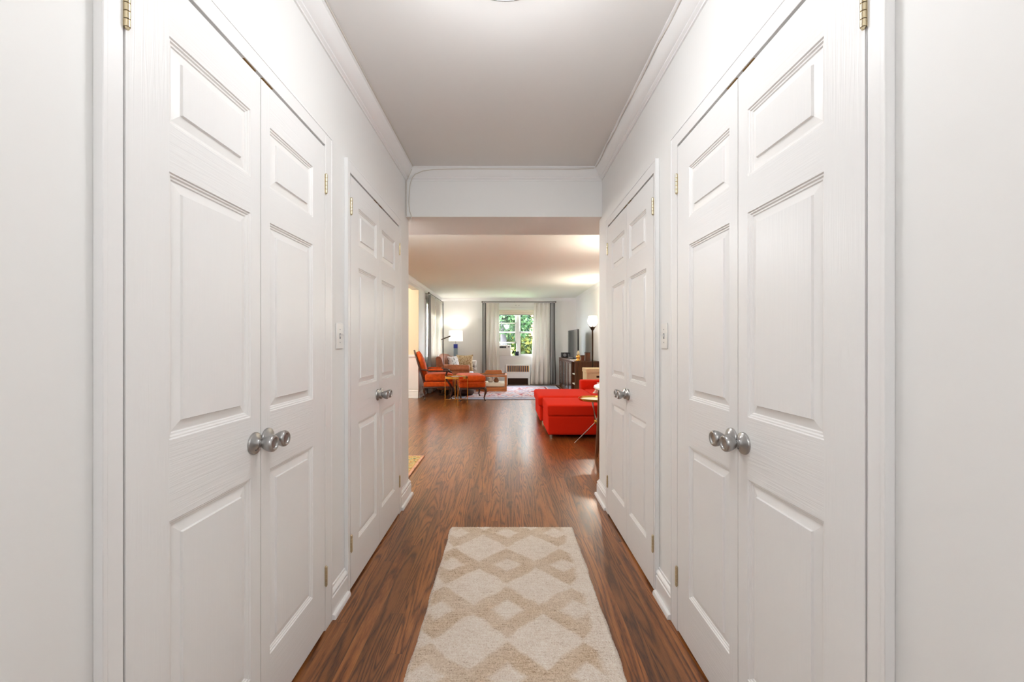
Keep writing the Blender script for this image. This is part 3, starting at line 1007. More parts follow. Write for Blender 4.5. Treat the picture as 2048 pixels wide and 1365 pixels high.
# ------------------------------------------------------------------ runner
def runner():
    w, y0, y1 = 0.80, 0.55, 2.70
    nx, ny = 150, 400
    rnd = random.Random(3)
    H = 0.013
    def wob(t, k):
        return 0.003 * math.sin(t * 23 + k) + 0.002 * math.sin(t * 61 + 2 * k)
    vs = []; fs = []
    for j in range(ny + 1):
        for i in range(nx + 1):
            u = i / nx; v = j / ny
            x = (u - 0.5) * w + (wob(v, 1) if i == 0 else wob(v, 2) if i == nx else 0)
            y = (v - 0.5) * (y1 - y0) + (wob(u, 3) if j in (0, ny) else 0)
            e = min(u, 1 - u) * w; e2 = min(v, 1 - v) * (y1 - y0)
            d = min(e, e2)
            z = H * min(1, (d / 0.010) ** 0.5 if d > 0 else 0)
            jit = 0.0016
            if d > 0:
                z += rnd.uniform(-0.002, 0.002)
            x += rnd.uniform(-jit, jit); y += rnd.uniform(-jit, jit)
            vs.append((x, y, max(z, 0.0)))
    for j in range(ny):
        for i in range(nx):
            a = j * (nx + 1) + i
            fs.append((a, a + 1, a + nx + 2, a + nx + 1))
    mb = MB(); mb.v = vs; mb.f = fs; mb.m = [0] * len(fs)
    mb.box(-w / 2 + 0.008, w / 2 - 0.008, -(y1 - y0) / 2 + 0.008, (y1 - y0) / 2 - 0.008, 0.0, 0.004)
    o = part('runner_rug', mb, M['runner'], recalc=False, angle=80)
    put(o, (0.033, (y0 + y1) / 2, 0.0005), 0)
    return tag(o, 'cream wool runner with tan lattice of rhombi on the hall floor', 'runner rug')


runner()

# ------------------------------------------------------------------ mat at the end of the hall
o = part('patterned_mat', MB().box(-0.35, 0.35, -0.35, 0.35, 0, 0.012), M['mat'], bev=0.003)
put(o, (-1.235, 4.07, 0.0005), 0)
tag(o, 'small tan and green patterned mat on the floor past the left hall wall', 'mat')

# living room rug
o = part('persian_rug', MB().box(-1.375, 1.375, -1.515, 1.515, 0, 0.008), M['persian'])
put(o, (0.075, 10.385, 0.0005), 0)
tag(o, 'large faded pink and blue persian rug under the coffee table', 'rug')
RZ = 0.0095


# ------------------------------------------------------------------ windows
def window(name, label, x0, x1, z0, z1, depth, loc, rz, with_ac=False):
    """local: room side at y=0, outdoors +y"""
    t = thing(name, label, 'window', loc, rz, kind='structure')
    mb = MB()
    yb = 0.02
    # casing on the room side
    for a, b in ((x0 - 0.07, x0), (x1, x1 + 0.07)):
        mb.box(a, b, -0.018, 0.0, z0 - 0.02, z1 + 0.07)
    mb.box(x0 - 0.07, x1 + 0.07, -0.018, 0.0, z1, z1 + 0.07)
    # box lining
    mb.box(x0, x0 + 0.03, 0, depth, z0, z1).box(x1 - 0.03, x1, 0, depth, z0, z1)
    mb.box(x0, x1, 0, depth, z1 - 0.03, z1)
    xm = (x0 + x1) / 2 + (0.03 if with_ac else 0)
    mb.box(xm - 0.045, xm + 0.045, 0.05, depth, z0, z1)
    part('window_frame', mb, M['trim'], t, bev=0.002)
    part('window_sill', MB().box(x0 - 0.09, x1 + 0.09, -0.05, depth, z0 - 0.035, z0).box(x0 - 0.07, x1 + 0.07, -0.02, 0, z0 - 0.11, z0 - 0.035), M['trim'], t, bev=0.003)
    zm = 1.214 + 23.5 / 67.4
    for k, (a, b) in enumerate(((x0 + 0.03, xm - 0.045), (xm + 0.045, x1 - 0.03))):
        up = MB(); lo = MB()
        s = 0.035
        y0, y1 = 0.10, 0.13
        up.box(a, a + s, y0, y1, zm - 0.02, z1 - 0.03).box(b - s, b, y0, y1, zm - 0.02, z1 - 0.03)
        up.box(a, b, y0, y1, z1 - 0.07, z1 - 0.03).box(a, b, y0, y1, zm - 0.02, zm + 0.02)
        f = part('upper_sash', up, M['trim'], t)
        part('pane', MB().box(a + s, b - s, y0 + 0.012, y0 + 0.016, zm + 0.02, z1 - 0.07), M['glass'], f)
        zl = z0 + (0.36 if (with_ac and k == 0) else 0.0)
        zt = zm + (0.28 if (with_ac and k == 0) else 0.0)
        y0, y1 = 0.06, 0.09
        lo.box(a, a + s, y0, y1, zl, zt).box(b - s, b, y0, y1, zl, zt)
        lo.box(a, b, y0, y1, zl, zl + 0.05).box(a, b, y0, y1, zt - 0.035, zt)
        f = part('lower_sash', lo, M['trim'], t)
        part('pane', MB().box(a + s, b - s, y0 + 0.012, y0 + 0.016, zl + 0.05, zt - 0.035), M['glass'], f)
    return t


window('window_1', 'white double-hung window in the far wall looking onto foliage', WX0, WX1, WZ0, WZ1, 0.2, (0, LY1, 0), 0, True)
window('window_2', 'white window of the side wall half hidden by curtains', -0.9, 0.9, SZ0, SZ1, 0.15, (LX0, 10.95, 0), PI / 2)

# roller blinds
bl = thing('roller_blind', 'rolled-up white roller blind at the top of the far window', 'blind', (0, LY1, 0))
part('roll', MB().tube([(WX0 + 0.02, -0.055, 2.19), (WX1 - 0.02, -0.055, 2.19)], 0.026, 16), M['cream'], bl)
part('cloth_strip', MB().box(WX0 + 0.03, WX1 - 0.03, -0.034, -0.031, 2.07, 2.19), M['cream'], bl)
part('bottom_bar', MB().box(WX0 + 0.03, WX1 - 0.03, -0.040, -0.026, 2.06, 2.08), M['plastic_grey'], bl)
hb = thing('mounting_board', 'white board with two small hooks above the far window', 'board', (0, LY1, 0))
part('board', MB().box(WX0 - 0.05, WX1 + 0.05, -0.03, -0.0005, 2.30, 2.42), M['trim'], hb, bev=0.003)
part('hook', MB().tube([(0.26, -0.03, 2.355), (0.26, -0.045, 2.355), (0.29, -0.05, 2.36)], 0.005, 8), M['rod'], hb)
part('hook', MB().tube([(0.35, -0.03, 2.355), (0.35, -0.045, 2.355), (0.38, -0.05, 2.36)], 0.005, 8), M['rod'], hb)
bl = thing('roller_blind', 'white roller blind behind the curtains of the side window', 'blind', (LX0, 10.95, 0), PI / 2)
part('roll', MB().tube([(-0.88, -0.05, 2.20), (0.88, -0.05, 2.20)], 0.026, 16), M['cream'], bl)
part('cloth_strip', MB().box(-0.86, 0.86, -0.034, -0.031, 1.95, 2.20), M['cream'], bl)

# window air conditioner
ac = thing('air_conditioner', 'white window air conditioner in the left half of the far window', 'air conditioner', (-0.115, LY1, WZ0 + 0.001))
part('housing', MB().box(-0.235, 0.235, -0.12, 0.30, 0, 0.32), M['plastic'], ac, bev=0.012)
fr = MB().box(-0.225, 0.225, -0.135, -0.12, 0.01, 0.31)
part('front_panel', fr, M['plastic'], ac, bev=0.006)
gm = MB().box(-0.20, 0.10, -0.1365, -0.1345, 0.225, 0.285)
g = part('air_outlet', gm, M['plastic_grey'], ac)
lv = MB()
for i in range(7):
    lv.box(-0.196 + i * 0.042, -0.160 + i * 0.042, -0.139, -0.1362, 0.231, 0.279)
part('louvre', lv, M['black'], g)
part('display', MB().box(0.15, 0.20, -0.138, -0.1345, 0.245, 0.275), M['black'], ac)
sl = MB()
for i in range(12):
    sl.box(-0.21, 0.21, -0.1365, -0.1348, 0.02 + i * 0.016, 0.027 + i * 0.016)
part('intake_grille', sl, M['plastic'], ac)

cd = thing('picture_card', 'small navy and white picture card standing on the window sill', 'picture card', (0.300, LY1 - 0.03, WZ0 + 0.001), 0)
part('card', MB().box(-0.05, 0.05, 0, 0.012, 0, 0.12), M['card'], cd)
part('frame_edge', MB().box(-0.055, -0.047, -0.002, 0.014, 0, 0.125).box(0.047, 0.055, -0.002, 0.014, 0, 0.125).box(-0.055, 0.055, -0.002, 0.014, 0.118, 0.125), M['black'], cd)

# radiator cover
rc = thing('radiator_cover', 'cream radiator cover with slotted grille below the far window', 'radiator cover', (0.33, LY1, 0))
mb = MB()
mb.box(-0.36, 0.36, -0.10, -0.02, 0.20, 0.385).box(-0.36, 0.36, -0.10, -0.02, 0.565, 0.60)
mb.box(-0.36, -0.325, -0.10, -0.02, 0.385, 0.565).box(0.325, 0.36, -0.10, -0.02, 0.385, 0.565)
mb.box(-0.36, -0.30, -0.10, -0.02, 0.0, 0.20).box(0.30, 0.36, -0.10, -0.02, 0.0, 0.20)
part('cover', mb, M['trim'], rc, bev=0.004)
part('radiator_core', MB().box(-0.33, 0.33, -0.05, -0.02, 0.37, 0.58), M['core_grey'], rc)
part('toe_shade', MB().box(-0.30, 0.30, -0.04, -0.02, 0.01, 0.20), M['bronze'], rc)  # dark panel puts the shade of the open toe gap into colour
gr = MB()
for i in range(12):
    gr.box(-0.325 + i * 0.0566, -0.299 + i * 0.0566, -0.098, -0.085, 0.385, 0.565)
part('grille', gr, M['grille_tan'], rc)


# ------------------------------------------------------------------ curtains
def curtain(label, loc, rz, w_top, w_bot, h, folds, band_left, amp=0.028, bw=0.10, sway=0.0, group=None, seed=0):
    """hangs from z=h at y~0, x from 0 to w (band at x=0 side if band_left)"""
    t = thing('curtain', label, 'curtain', loc, rz, group)
    def P(u, v, eps=0.0):
        # u 0..1 across, v 0 bottom..1 top
        k = 1 - v
        wd = w_top + (w_bot - w_top) * (k ** 1.2)
        x = u * wd + sway * k
        a = amp * (0.45 + 0.75 * k) if v < 0.97 else amp * 0.6
        y = a * math.sin(u * folds * 2 * PI + seed + 0.5 * math.sin(3 * v + seed)) + 0.3 * a * math.sin(u * folds * 4.3 * PI + 2 * v + seed)
        return (x, y + eps, 0.012 + v * (h - 0.012))
    b = bw / w_top
    if band_left:
        rng = dict(band=(0.012, b), panel=(b + 0.01, 1.0), p1=(0.0, 0.02), p2=(b - 0.006, b + 0.022))
    else:
        rng = dict(band=(1 - b, 0.988), panel=(0.0, 1 - b - 0.01), p1=(0.98, 1.0), p2=(1 - b - 0.022, 1 - b + 0.006))
    def sh(r, nu, eps=0):
        return MB().sheet(lambda i, j: P(r[0] + (r[1] - r[0]) * i, j, eps), nu, 24)
    part('linen_panel', sh(rng['panel'], 70), M['sheer_cream'], t, solid=0.003, recalc=False, angle=80)
    part('grey_band', sh(rng['band'], 14), M['curtain_grey'], t, solid=0.003, recalc=False, angle=80)
    part('black_piping', sh(rng['p1'], 3, -0.001), M['curtain_black'], t, solid=0.006, recalc=False, angle=80)
    part('black_piping', sh(rng['p2'], 3, -0.001), M['curtain_black'], t, solid=0.006, recalc=False, angle=80)
    return t


RZc = 2.40
curtain('cream curtain with grey edge band on the left side of the far window', (-0.715, LY1 - 0.20, 0.010), 0, 0.49, 0.52, RZc, 4.2, True, bw=0.095, seed=1)
curtain('cream curtain with grey edge band on the right side of the far window', (0.80, LY1 - 0.20, 0.010), 0, 0.61, 0.73, RZc, 5.2, False, bw=0.13, sway=-0.10, seed=2)
rd = thing('curtain_rod', 'thin bronze curtain rod over the far window', 'curtain rod', (0, LY1 - 0.20, 2.435))
part('rod', MB().tube([(-0.71, 0, 0), (1.42, 0, 0)], 0.011, 12), M['rod'], rd)
part('finial', MB().lathe([(0, -0.74), (0.02, -0.73), (0.022, -0.715), (0.012, -0.70), (0, -0.70)], (0, 0, 0), 'x', 12), M['rod'], rd)
part('finial', MB().lathe([(0, 1.41), (0.012, 1.41), (0.022, 1.425), (0.02, 1.44), (0, 1.45)], (0, 0, 0), 'x', 12), M['rod'], rd)
for x in (-0.66, 1.36):
    part('bracket', MB().tube([(x, 0, -0.005), (x, 0.10, -0.01), (x, 0.199, -0.01)], 0.006, 8), M['rod'], rd)

curtain('cream curtain with black-piped grey band at the near side of the side window', (LX0 + 0.10, 9.90, 0.002), PI / 2, 0.80, 0.84, RZc, 5.2, True, bw=0.12, amp=0.03, seed=0.5)
curtain('cream curtain hanging in the corner beside the table lamp', (LX0 + 0.10, 10.88, 0.002), PI / 2, 1.10, 1.10, RZc, 6.6, False, bw=0.10, amp=0.03, seed=1.7)
rd = thing('curtain_rod', 'bronze curtain rod over the side window', 'curtain rod', (LX0 + 0.10, 0, 2.435))
part('rod', MB().tube([(0, 9.88, 0), (0, 12.02, 0)], 0.011, 12), M['rod'], rd)
part('finial', MB().tube([(0, 9.85, 0), (0, 9.88, 0)], 0.020, 12), M['rod'], rd)
part('finial', MB().tube([(0, 12.02, 0), (0, 12.05, 0)], 0.020, 12), M['rod'], rd)
for y in (9.95, 10.95, 11.95):
    part('bracket', MB().tube([(0, y, -0.005), (-0.06, y, -0.01), (-0.099, y, -0.01)], 0.006, 8), M['rod'], rd)


# ------------------------------------------------------------------ bergere armchair and its footstool
def cab_leg(x, y, top, dx, dy, s=1.0):
    """cabriole leg from (x,y,top) to floor; dx,dy outward direction"""
    pts = []; rs = []
    for z, o, r in ((1.0, 0.0, 0.030), (0.86, 0.016, 0.032), (0.68, 0.020, 0.026), (0.45, 0.004, 0.018), (0.22, -0.010, 0.0135), (0.08, 0.002, 0.014), (0.03, 0.014, 0.020), (0.0, 0.018, 0.018)):
        pts.append((x + dx * o * s, y + dy * o * s, top * z)); rs.append(r * s)
    return MB().tube(pts, rs, 12)


def armchair(loc, rz):
    t = thing('armchair', 'orange velvet armchair with carved dark wood oval back and curved legs', 'armchair', loc, rz)
    W = 0.31
    # apron and rail
    part('seat_frame', MB().soft(-0.30, 0.33, -W, W, 0.245, 0.285, 0.018), M['walnut'], t, angle=80)
    part('seat_base', MB().soft(-0.29, 0.32, -W + 0.01, W - 0.01, 0.28, 0.385, 0.02), M['orange'], t, angle=80)
    part('seat_cushion', MB().soft(-0.27, 0.34, -W + 0.012, W - 0.012, 0.388, 0.555, 0.05, 0.015), M['orange'], t, angle=80)
    for x, y in ((-0.265, -0.24), (-0.265, 0.24), (0.29, -0.27), (0.29, 0.27)):
        part('leg', cab_leg(x, y, 0.27, 1 if x > 0 else -1, 0.6 if y > 0 else -0.6), M['walnut'], t, angle=80)
    # back: leaning oval
    lean = math.radians(17)
    def BP(a, b, off=0.0):
        # a across, b up along the back, off forward
        return Vector((-0.275 - math.sin(lean) * b + math.cos(lean) * off, a, 0.36 + math.cos(lean) * b + math.sin(lean) * off))
    def oval(k, wx=0.29, hb=0.68, c=0.36):
        ang = 2 * PI * k
        return (wx * math.cos(ang) * (1 - 0.10 * math.sin(ang) * -1), c + (hb / 2 + 0.0) * math.sin(ang))
    ring = [BP(*oval(i / 40), 0.0) for i in range(41)]
    rm = MB().tube(ring, 0.021, 10)
    part('back_frame', rm, M['walnut'], t, angle=80)
    for sg in (-1, 1):
        rm = MB().tube([BP(sg * 0.24, -0.10), BP(sg * 0.255, 0.05), BP(sg * 0.27, 0.18), BP(sg * 0.285, 0.32)], [0.024, 0.022, 0.02, 0.018], 10)
        part('back_post', rm, M['walnut'], t, angle=80)
    rm = MB().tube([BP(-0.08, 0.70, 0), BP(-0.03, 0.725, 0), BP(0.03, 0.725, 0), BP(0.08, 0.70, 0)], [0.012, 0.02, 0.02, 0.012], 10)
    part('crest', rm, M['walnut'], t, angle=80)
    def disc(off, sc, bul):
        mb = MB(); n_ = 36; rings = 6
        vs = [BP(0, 0.36, off + bul)]
        for r in range(1, rings + 1):
            for k in range(n_):
                a, b = oval(k / n_)
                q = r / rings
                vs.append(BP(a * sc * q, 0.36 + (b - 0.36) * sc * q, off + bul * (1 - q ** 3)))
        fs = [(0, 1 + k, 1 + (k + 1) % n_) for k in range(n_)]
        for r in range(rings - 1):
            for k in range(n_):
                a0 = 1 + r * n_
                fs.append((a0 + k, a0 + n_ + k, a0 + n_ + (k + 1) % n_, a0 + (k + 1) % n_))
        return vs, fs
    mb = MB()
    v1, f1 = disc(0.10, 0.97, 0.05)
    v2, f2 = disc(-0.012, 0.93, -0.01)
    nn = 36; base2 = len(v1)
    mb.add(v1 + v2, f1 + [tuple(base2 + i for i in reversed(f)) for f in f2] +
           [(len(v1) - nn + k, len(v1) - nn + (k + 1) % nn, base2 + len(v2) - nn + (k + 1) % nn, base2 + len(v2) - nn + k) for k in range(nn)])
    part('back_cushion', mb, M['orange'], t, angle=80)
    # arms
    for sg in (-1, 1):
        am = MB()
        am.tube([(-0.36, sg * 0.275, 0.66), (-0.22, sg * 0.31, 0.635), (0.0, sg * 0.335, 0.625), (0.14, sg * 0.335, 0.625), (0.22, sg * 0.33, 0.618), (0.28, sg * 0.33, 0.598), (0.30, sg * 0.33, 0.575)],
                [0.018, 0.020, 0.020, 0.021, 0.024, 0.022, 0.012], 10)
        am.tube([(0.20, sg * 0.33, 0.60), (0.17, sg * 0.325, 0.52), (0.20, sg * 0.315, 0.42), (0.27, sg * 0.30, 0.32), (0.29, sg * 0.29, 0.26)], [0.022, 0.017, 0.018, 0.024, 0.026], 10)
        a_ = part('arm', am, M['walnut'], t, angle=80)
        part('arm_pad', MB().soft(-0.20, 0.12, sg * 0.335 - 0.026, sg * 0.335 + 0.026, 0.628, 0.668, 0.018, 0.004), M['orange'], a_, angle=80)
        #part('side_panel', MB().soft(-0.28, 0.17, sg * 0.303 - 0.012, sg * 0.303 + 0.012, 0.36, 0.615, 0.01), M['orange'], t, angle=80)
    return t


armchair((-1.545, 9.10, 0.0095), math.radians(12))


def footstool(loc, rz):
    t = thing('footstool', 'orange velvet footstool with dark curved legs in front of the armchair', 'footstool', loc, rz)
    X, Y = 0.285, 0.43
    part('seat_frame', MB().soft(-X, X, -Y, Y, 0.245, 0.285, 0.018), M['walnut'], t, angle=80)
    part('seat_base', MB().soft(-X + 0.01, X - 0.01, -Y + 0.01, Y - 0.01, 0.28, 0.385, 0.025), M['orange'], t, angle=80)
    part('cushion', MB().soft(-X, X, -Y, Y, 0.38, 0.535, 0.06, 0.015), M['orange'], t, angle=80)
    part('piping', MB().tube([(-X, -Y + 0.03, 0.39), (-X + 0.03, -Y, 0.39), (X - 0.03, -Y, 0.39), (X, -Y + 0.03, 0.39), (X, Y - 0.03, 0.39), (X - 0.03, Y, 0.39), (-X + 0.03, Y, 0.39), (-X, Y - 0.03, 0.39), (-X, -Y + 0.03, 0.39)], 0.007, 8), M['orange'], t)
    for x in (-1, 1):
        for y in (-1, 1):
            part('leg', cab_leg(x * (X - 0.03), y * (Y - 0.03), 0.27, x, y * 0.6), M['walnut'], t, angle=80)
    return t


footstool((-0.80, 9.03, 0.0095), math.radians(12))

# gold tray table
gt = thing('accent_table', 'round gold metal accent table with dark glass top beside the footstool', 'side table', (-1.01, 8.26, 0), math.radians(-8))
part('glass_top', MB().lathe([(0, 0.550), (0.222, 0.550), (0.222, 0.556), (0, 0.556)], seg=48), M['screen'], gt)
part('rim', MB().lathe([(0.222, 0.520), (0.236, 0.520), (0.236, 0.562), (0.222, 0.562), (0.222, 0.520)], seg=48), M['gold'], gt)
for k in range(4):
    a = PI / 4 * 0 + k * PI / 2 + math.radians(22)
    x, y = 0.226 * math.cos(a), 0.226 * math.sin(a)
    part('leg', MB().tube([(x, y, 0.0), (x, y, 0.53)], 0.0075, 8), M['gold'], gt)
cs = MB()
for k in range(2):
    a = k * PI / 2 + math.radians(22)
    x, y = 0.226 * math.cos(a), 0.226 * math.sin(a)
    cs.tube([(x, y, 0.10), (-x, -y, 0.10)], 0.0055, 8)
cs.lathe([(0, 0.09), (0.02, 0.09), (0.02, 0.11), (0, 0.11)], seg=16)
part('stretcher', cs, M['gold'], gt)

# reading lamp
rl = thing('reading_lamp', 'slim black reading lamp with tilted bar head behind the armchair', 'floor lamp', (-1.505, 9.74, 0))
part('base', MB().lathe([(0, 0), (0.11, 0), (0.11, 0.012), (0.02, 0.02), (0, 0.02)], seg=32), M['bronze'], rl)
part('pole', MB().tube([(0, 0, 0.01), (0, 0, 1.33)], 0.008, 10), M['bronze'], rl)
part('head_bar', MB().tube([(-0.045, 0, 1.315), (0.17, 0, 1.395)], 0.014, 10), M['rod'], rl)

# unidentified dark area on the floor, drawn as a low rounded pouf
o = part('floor_mass', MB().lathe([(0, 0), (0.24, 0.0), (0.28, 0.05), (0.27, 0.13), (0.20, 0.17), (0, 0.18)], seg=32), M['dark_brown'], angle=80)
put(o, (-1.05, 9.72, RZ))
tag(o, 'low dark rounded pouf on the floor between footstool and leather sofa', 'mass')


# ------------------------------------------------------------------ leather sofa
def leather_sofa(loc, rz):
    """faces +x; y from 0 (near end) to 1.6"""
    t = thing('leather_sofa', 'brown leather sofa with rolled arms against the side wall', 'sofa', loc, rz)
    L = 1.60
    part('base', MB().soft(0.05, 0.76, 0.10, L - 0.10, 0.07, 0.30, 0.02), M['leather'], t, angle=80)
    for k in range(2):
        y0 = 0.14 + k * 0.66
        part('seat_cushion', MB().soft(0.18, 0.79, y0, y0 + 0.655, 0.29, 0.45, 0.045, 0.02), M['leather'], t, angle=80)
    # arched back
    def back(i, j):
        y = 0.02 + i * (L - 0.04)
        u = 2 * i - 1
        top = 0.90 + 0.05 * (1 - u * u)
        prof = [(0.02, 0.10), (0.00, 0.45), (-0.01, top - 0.14), (-0.02, top - 0.04), (0.02, top), (0.09, top - 0.01), (0.13, top - 0.08), (0.16, 0.66), (0.20, 0.45), (0.20, 0.12)]
        f = j * (len(prof) - 1); k = min(int(f), len(prof) - 2); q = f - k
        x = prof[k][0] * (1 - q) + prof[k + 1][0] * q
        z = prof[k][1] * (1 - q) + prof[k + 1][1] * q
        return (x, y, z)
    mb = MB().sheet(back, 24, 18)
    k = 19
    mb.f.append(tuple(range(k))); mb.m.append(0)
    mb.f.append(tuple(24 * k + q for q in range(k))); mb.m.append(0)
    part('backrest', mb, M['leather'], t, angle=60)
    for y in (0.0, L - 0.19):
        am = MB().soft(0.06, 0.78, y + 0.03, y + 0.16, 0.08, 0.60, 0.02)
        am.tube([(0.10, y + 0.095, 0.60), (0.30, y + 0.095, 0.605), (0.76, y + 0.095, 0.595), (0.79, y + 0.095, 0.595)], [0.09, 0.095, 0.095, 0.085], 20)
        part('arm', am, M['leather'], t, angle=80)
    for x in (0.08, 0.72):
        for y in (0.09, L - 0.09):
            part('leg', MB().tube([(x, y, 0.0), (x, y, 0.09)], [0.018, 0.03], 10), M['walnut'], t)
    return t


leather_sofa((-1.70, 9.93, 0.0095), 0)


def pillow(name, label, mat, w, h, tk, loc, yaw, tilt, group=None):
    """stands upright; yaw 0 faces -y, tilt leans it back"""
    M4 = Matrix.Rotation(PI / 2 - tilt, 4, 'X')
    mb = MB().pillow(w, h, tk, M4)
    zmin = min(v[2] for v in mb.v)
    mb.v = [(x, y, z - zmin) for x, y, z in mb.v]
    o = part(name, mb, mat, angle=80)
    put(o, loc, yaw)
    tag(o, label, 'pillow', group)
    return o


pillow('throw_pillow', 'tan brocade pillow on the leather sofa, largest of its pillows', M['tan_pattern'], 0.46, 0.46, 0.16, (-1.13, 11.02, 0.475), math.radians(8), math.radians(14))
pillow('throw_pillow', 'plain brown pillow squeezed behind the tan brocade pillow', M['brown_velvet'], 0.42, 0.42, 0.14, (-1.35, 11.13, 0.475), math.radians(10), math.radians(6))
pillow('throw_pillow', 'white pillow with dark marks beside the sofa back', M['white_stripe'], 0.44, 0.44, 0.15, (-1.36, 10.55, 0.475), math.radians(62), math.radians(14))
pillow('throw_pillow', 'white and grey pillow end peeking out past the tan brocade pillow', M['white_stripe'], 0.30, 0.30, 0.12, (-0.965, 11.20, 0.475), math.radians(-5), math.radians(8))
th = MB().sheet(lambda i, j: (-0.905 + 0.022 * math.sin(i * 14) * (1 - j) + (0 if j > 0.2 else 0), 10.30 + i * 0.42, 0.20 + j * 0.26), 20, 8)
th2 = MB().sheet(lambda i, j: (-0.905 - j * 0.25, 10.30 + i * 0.42, 0.462 + 0.012 * math.sin(i * 9)), 20, 6)
th.add(th2.v, th2.f)
o = part('throw_blanket', th, M['blue_white'], solid=0.008, recalc=False, angle=80)
put(o, (0.03, 0, 0.025))
tag(o, 'blue and white throw hanging over the front edge of the leather sofa', 'blanket')

# end table and lamp in the corner
et = thing('end_table', 'small dark end table in the corner behind the leather sofa', 'side table', (-1.47, 11.85, 0))
part('tabletop', MB().box(-0.22, 0.22, -0.20, 0.20, 0.60, 0.63), M['console'], et, bev=0.004)
for x in (-0.19, 0.19):
    for y in (-0.17, 0.17):
        part('leg', MB().box(x - 0.016, x + 0.016, y - 0.016, y + 0.016, 0, 0.60), M['console'], et)
tl = thing('table_lamp', 'table lamp with cream drum shade and blue glass column', 'table lamp', (-1.47, 11.85, 0.631))
part('base', MB().box(-0.065, 0.065, -0.065, 0.065, 0, 0.02), M['pale_glass'], tl, bev=0.003)
part('clear_column', MB().box(-0.055, 0.055, -0.055, 0.055, 0.02, 0.455), M['pale_glass'], tl, bev=0.006)
part('cobalt_block', MB().box(-0.058, 0.058, -0.058, 0.058, 0.455, 0.575), M['cobalt'], tl, bev=0.006)
part('neck', MB().tube([(0, 0, 0.575), (0, 0, 0.78)], 0.010, 10), M['nickel'], tl)
part('lamp_shade', MB().lathe([(0.200, 0.655), (0.195, 0.955), (0.193, 0.955), (0.198, 0.655), (0.200, 0.655)], seg=48), M['shade'], tl)
add_light('table_lamp_bulb', 'POINT', (-1.47, 11.85, 0.631 + 0.80), 10, (1.0, 0.95, 0.86), 0.05)

# coffee table
ct = thing('coffee_table', 'honey wood open-box coffee table with glass top on the persian rug', 'coffee table', (-0.775, 10.40, RZ))
W, D, H = 0.775, 0.80, 0.405
mb = MB()
for y in (0.0, D - 0.04):
    mb.box(0, W, y, y + 0.04, H - 0.04, H).box(0, W, y, y + 0.04, 0, 0.085)
    mb.box(0, 0.05, y, y + 0.04, 0.085, H - 0.04).box(W - 0.05, W, y, y + 0.04, 0.085, H - 0.04)
for x in (0.0, W - 0.05):
    mb.box(x, x + 0.05, 0.04, D - 0.04, H - 0.04, H).box(x, x + 0.05, 0.04, D - 0.04, 0, 0.085)
part('frame', mb, M['teak'], ct, bev=0.003)
part('shelf', MB().box(0.02, W - 0.02, 0.035, D - 0.035, 0.07, 0.10), M['teak'], ct)
part('glass_top', MB().box(0.03, W - 0.03, 0.03, D - 0.03, H + 0.0005, H + 0.008), M['glass'], ct)
o = part('folded_blanket', MB().soft(0, 0.66, 0, 0.60, 0, 0.10, 0.03, 0.01), M['cream'], angle=80)
put(o, (-0.72, 10.47, RZ + 0.1005)); tag(o, 'folded cream blanket on the lower shelf of the coffee table', 'blanket')
for k, (x, m_) in enumerate(((-0.42, 'white'), (-0.27, 'brown'))):
    b_ = thing('bowl', ('small %s bowl on the folded blanket inside the coffee table' % m_), 'bowl', (x, 10.62, RZ + 0.213), group='bowls inside the coffee table')
    part('body', MB().lathe([(0, 0), (0.05, 0), (0.07, 0.03), (0.045, 0.09), (0.02, 0.12), (0, 0.12)], seg=24), M['cream'] if k == 0 else M['brown_velvet'], b_)
tr = thing('wooden_tray', 'stacked honey wood tray on top of the coffee table', 'tray', (-0.57, 10.55, RZ + H + 0.009))
part('lower_tray', MB().box(0, 0.46, 0, 0.34, 0, 0.012).box(0, 0.46, 0, 0.015, 0, 0.05).box(0, 0.46, 0.325, 0.34, 0, 0.05).box(0, 0.015, 0, 0.34, 0, 0.05).box(0.445, 0.46, 0, 0.34, 0, 0.05), M['teak'], tr, bev=0.003)
part('upper_tray', MB().box(0.02, 0.44, 0.02, 0.32, 0.05, 0.062).box(0.02, 0.44, 0.02, 0.034, 0.062, 0.095).box(0.02, 0.44, 0.306, 0.32, 0.062, 0.095).box(0.02, 0.034, 0.02, 0.32, 0.062, 0.095).box(0.426, 0.44, 0.02, 0.32, 0.062, 0.095), M['teak'], tr, bev=0.003)

# ------------------------------------------------------------------ console, tv and things on it
CX0, CY0, CY1, CH = 1.50, 9.05, 11.68, 0.805
cn = thing('media_console', 'long dark wood media console with glass doors along the wall', 'console', (CX0, CY0, 0))
LW = LX1 - 0.04 - CX0
mb = MB().box(0, LW, 0, 0.03, 0, CH).box(0.01, LW, 0.03, CY1 - CY0, 0.02, 0.06).box(0, LW, CY1 - CY0 - 0.03, CY1 - CY0, 0, CH)
mb.box(LW - 0.02, LW, 0, CY1 - CY0, 0.02, CH).box(0.0, LW, 0.40, 0.43, 0.02, CH)
part('carcass', mb, M['console'], cn, bev=0.003)
part('top', MB().box(-0.015, LW, -0.01, CY1 - CY0 + 0.01, CH, CH + 0.025), M['console'], cn, bev=0.004)
part('shelf', MB().box(0.01, LW - 0.03, 0.03, 0.40, 0.30, 0.32).box(0.01, LW - 0.03, 0.03, 0.40, 0.52, 0.54), M['cream'], cn)
dw = (CY1 - CY0 - 0.43 - 0.03) / 4
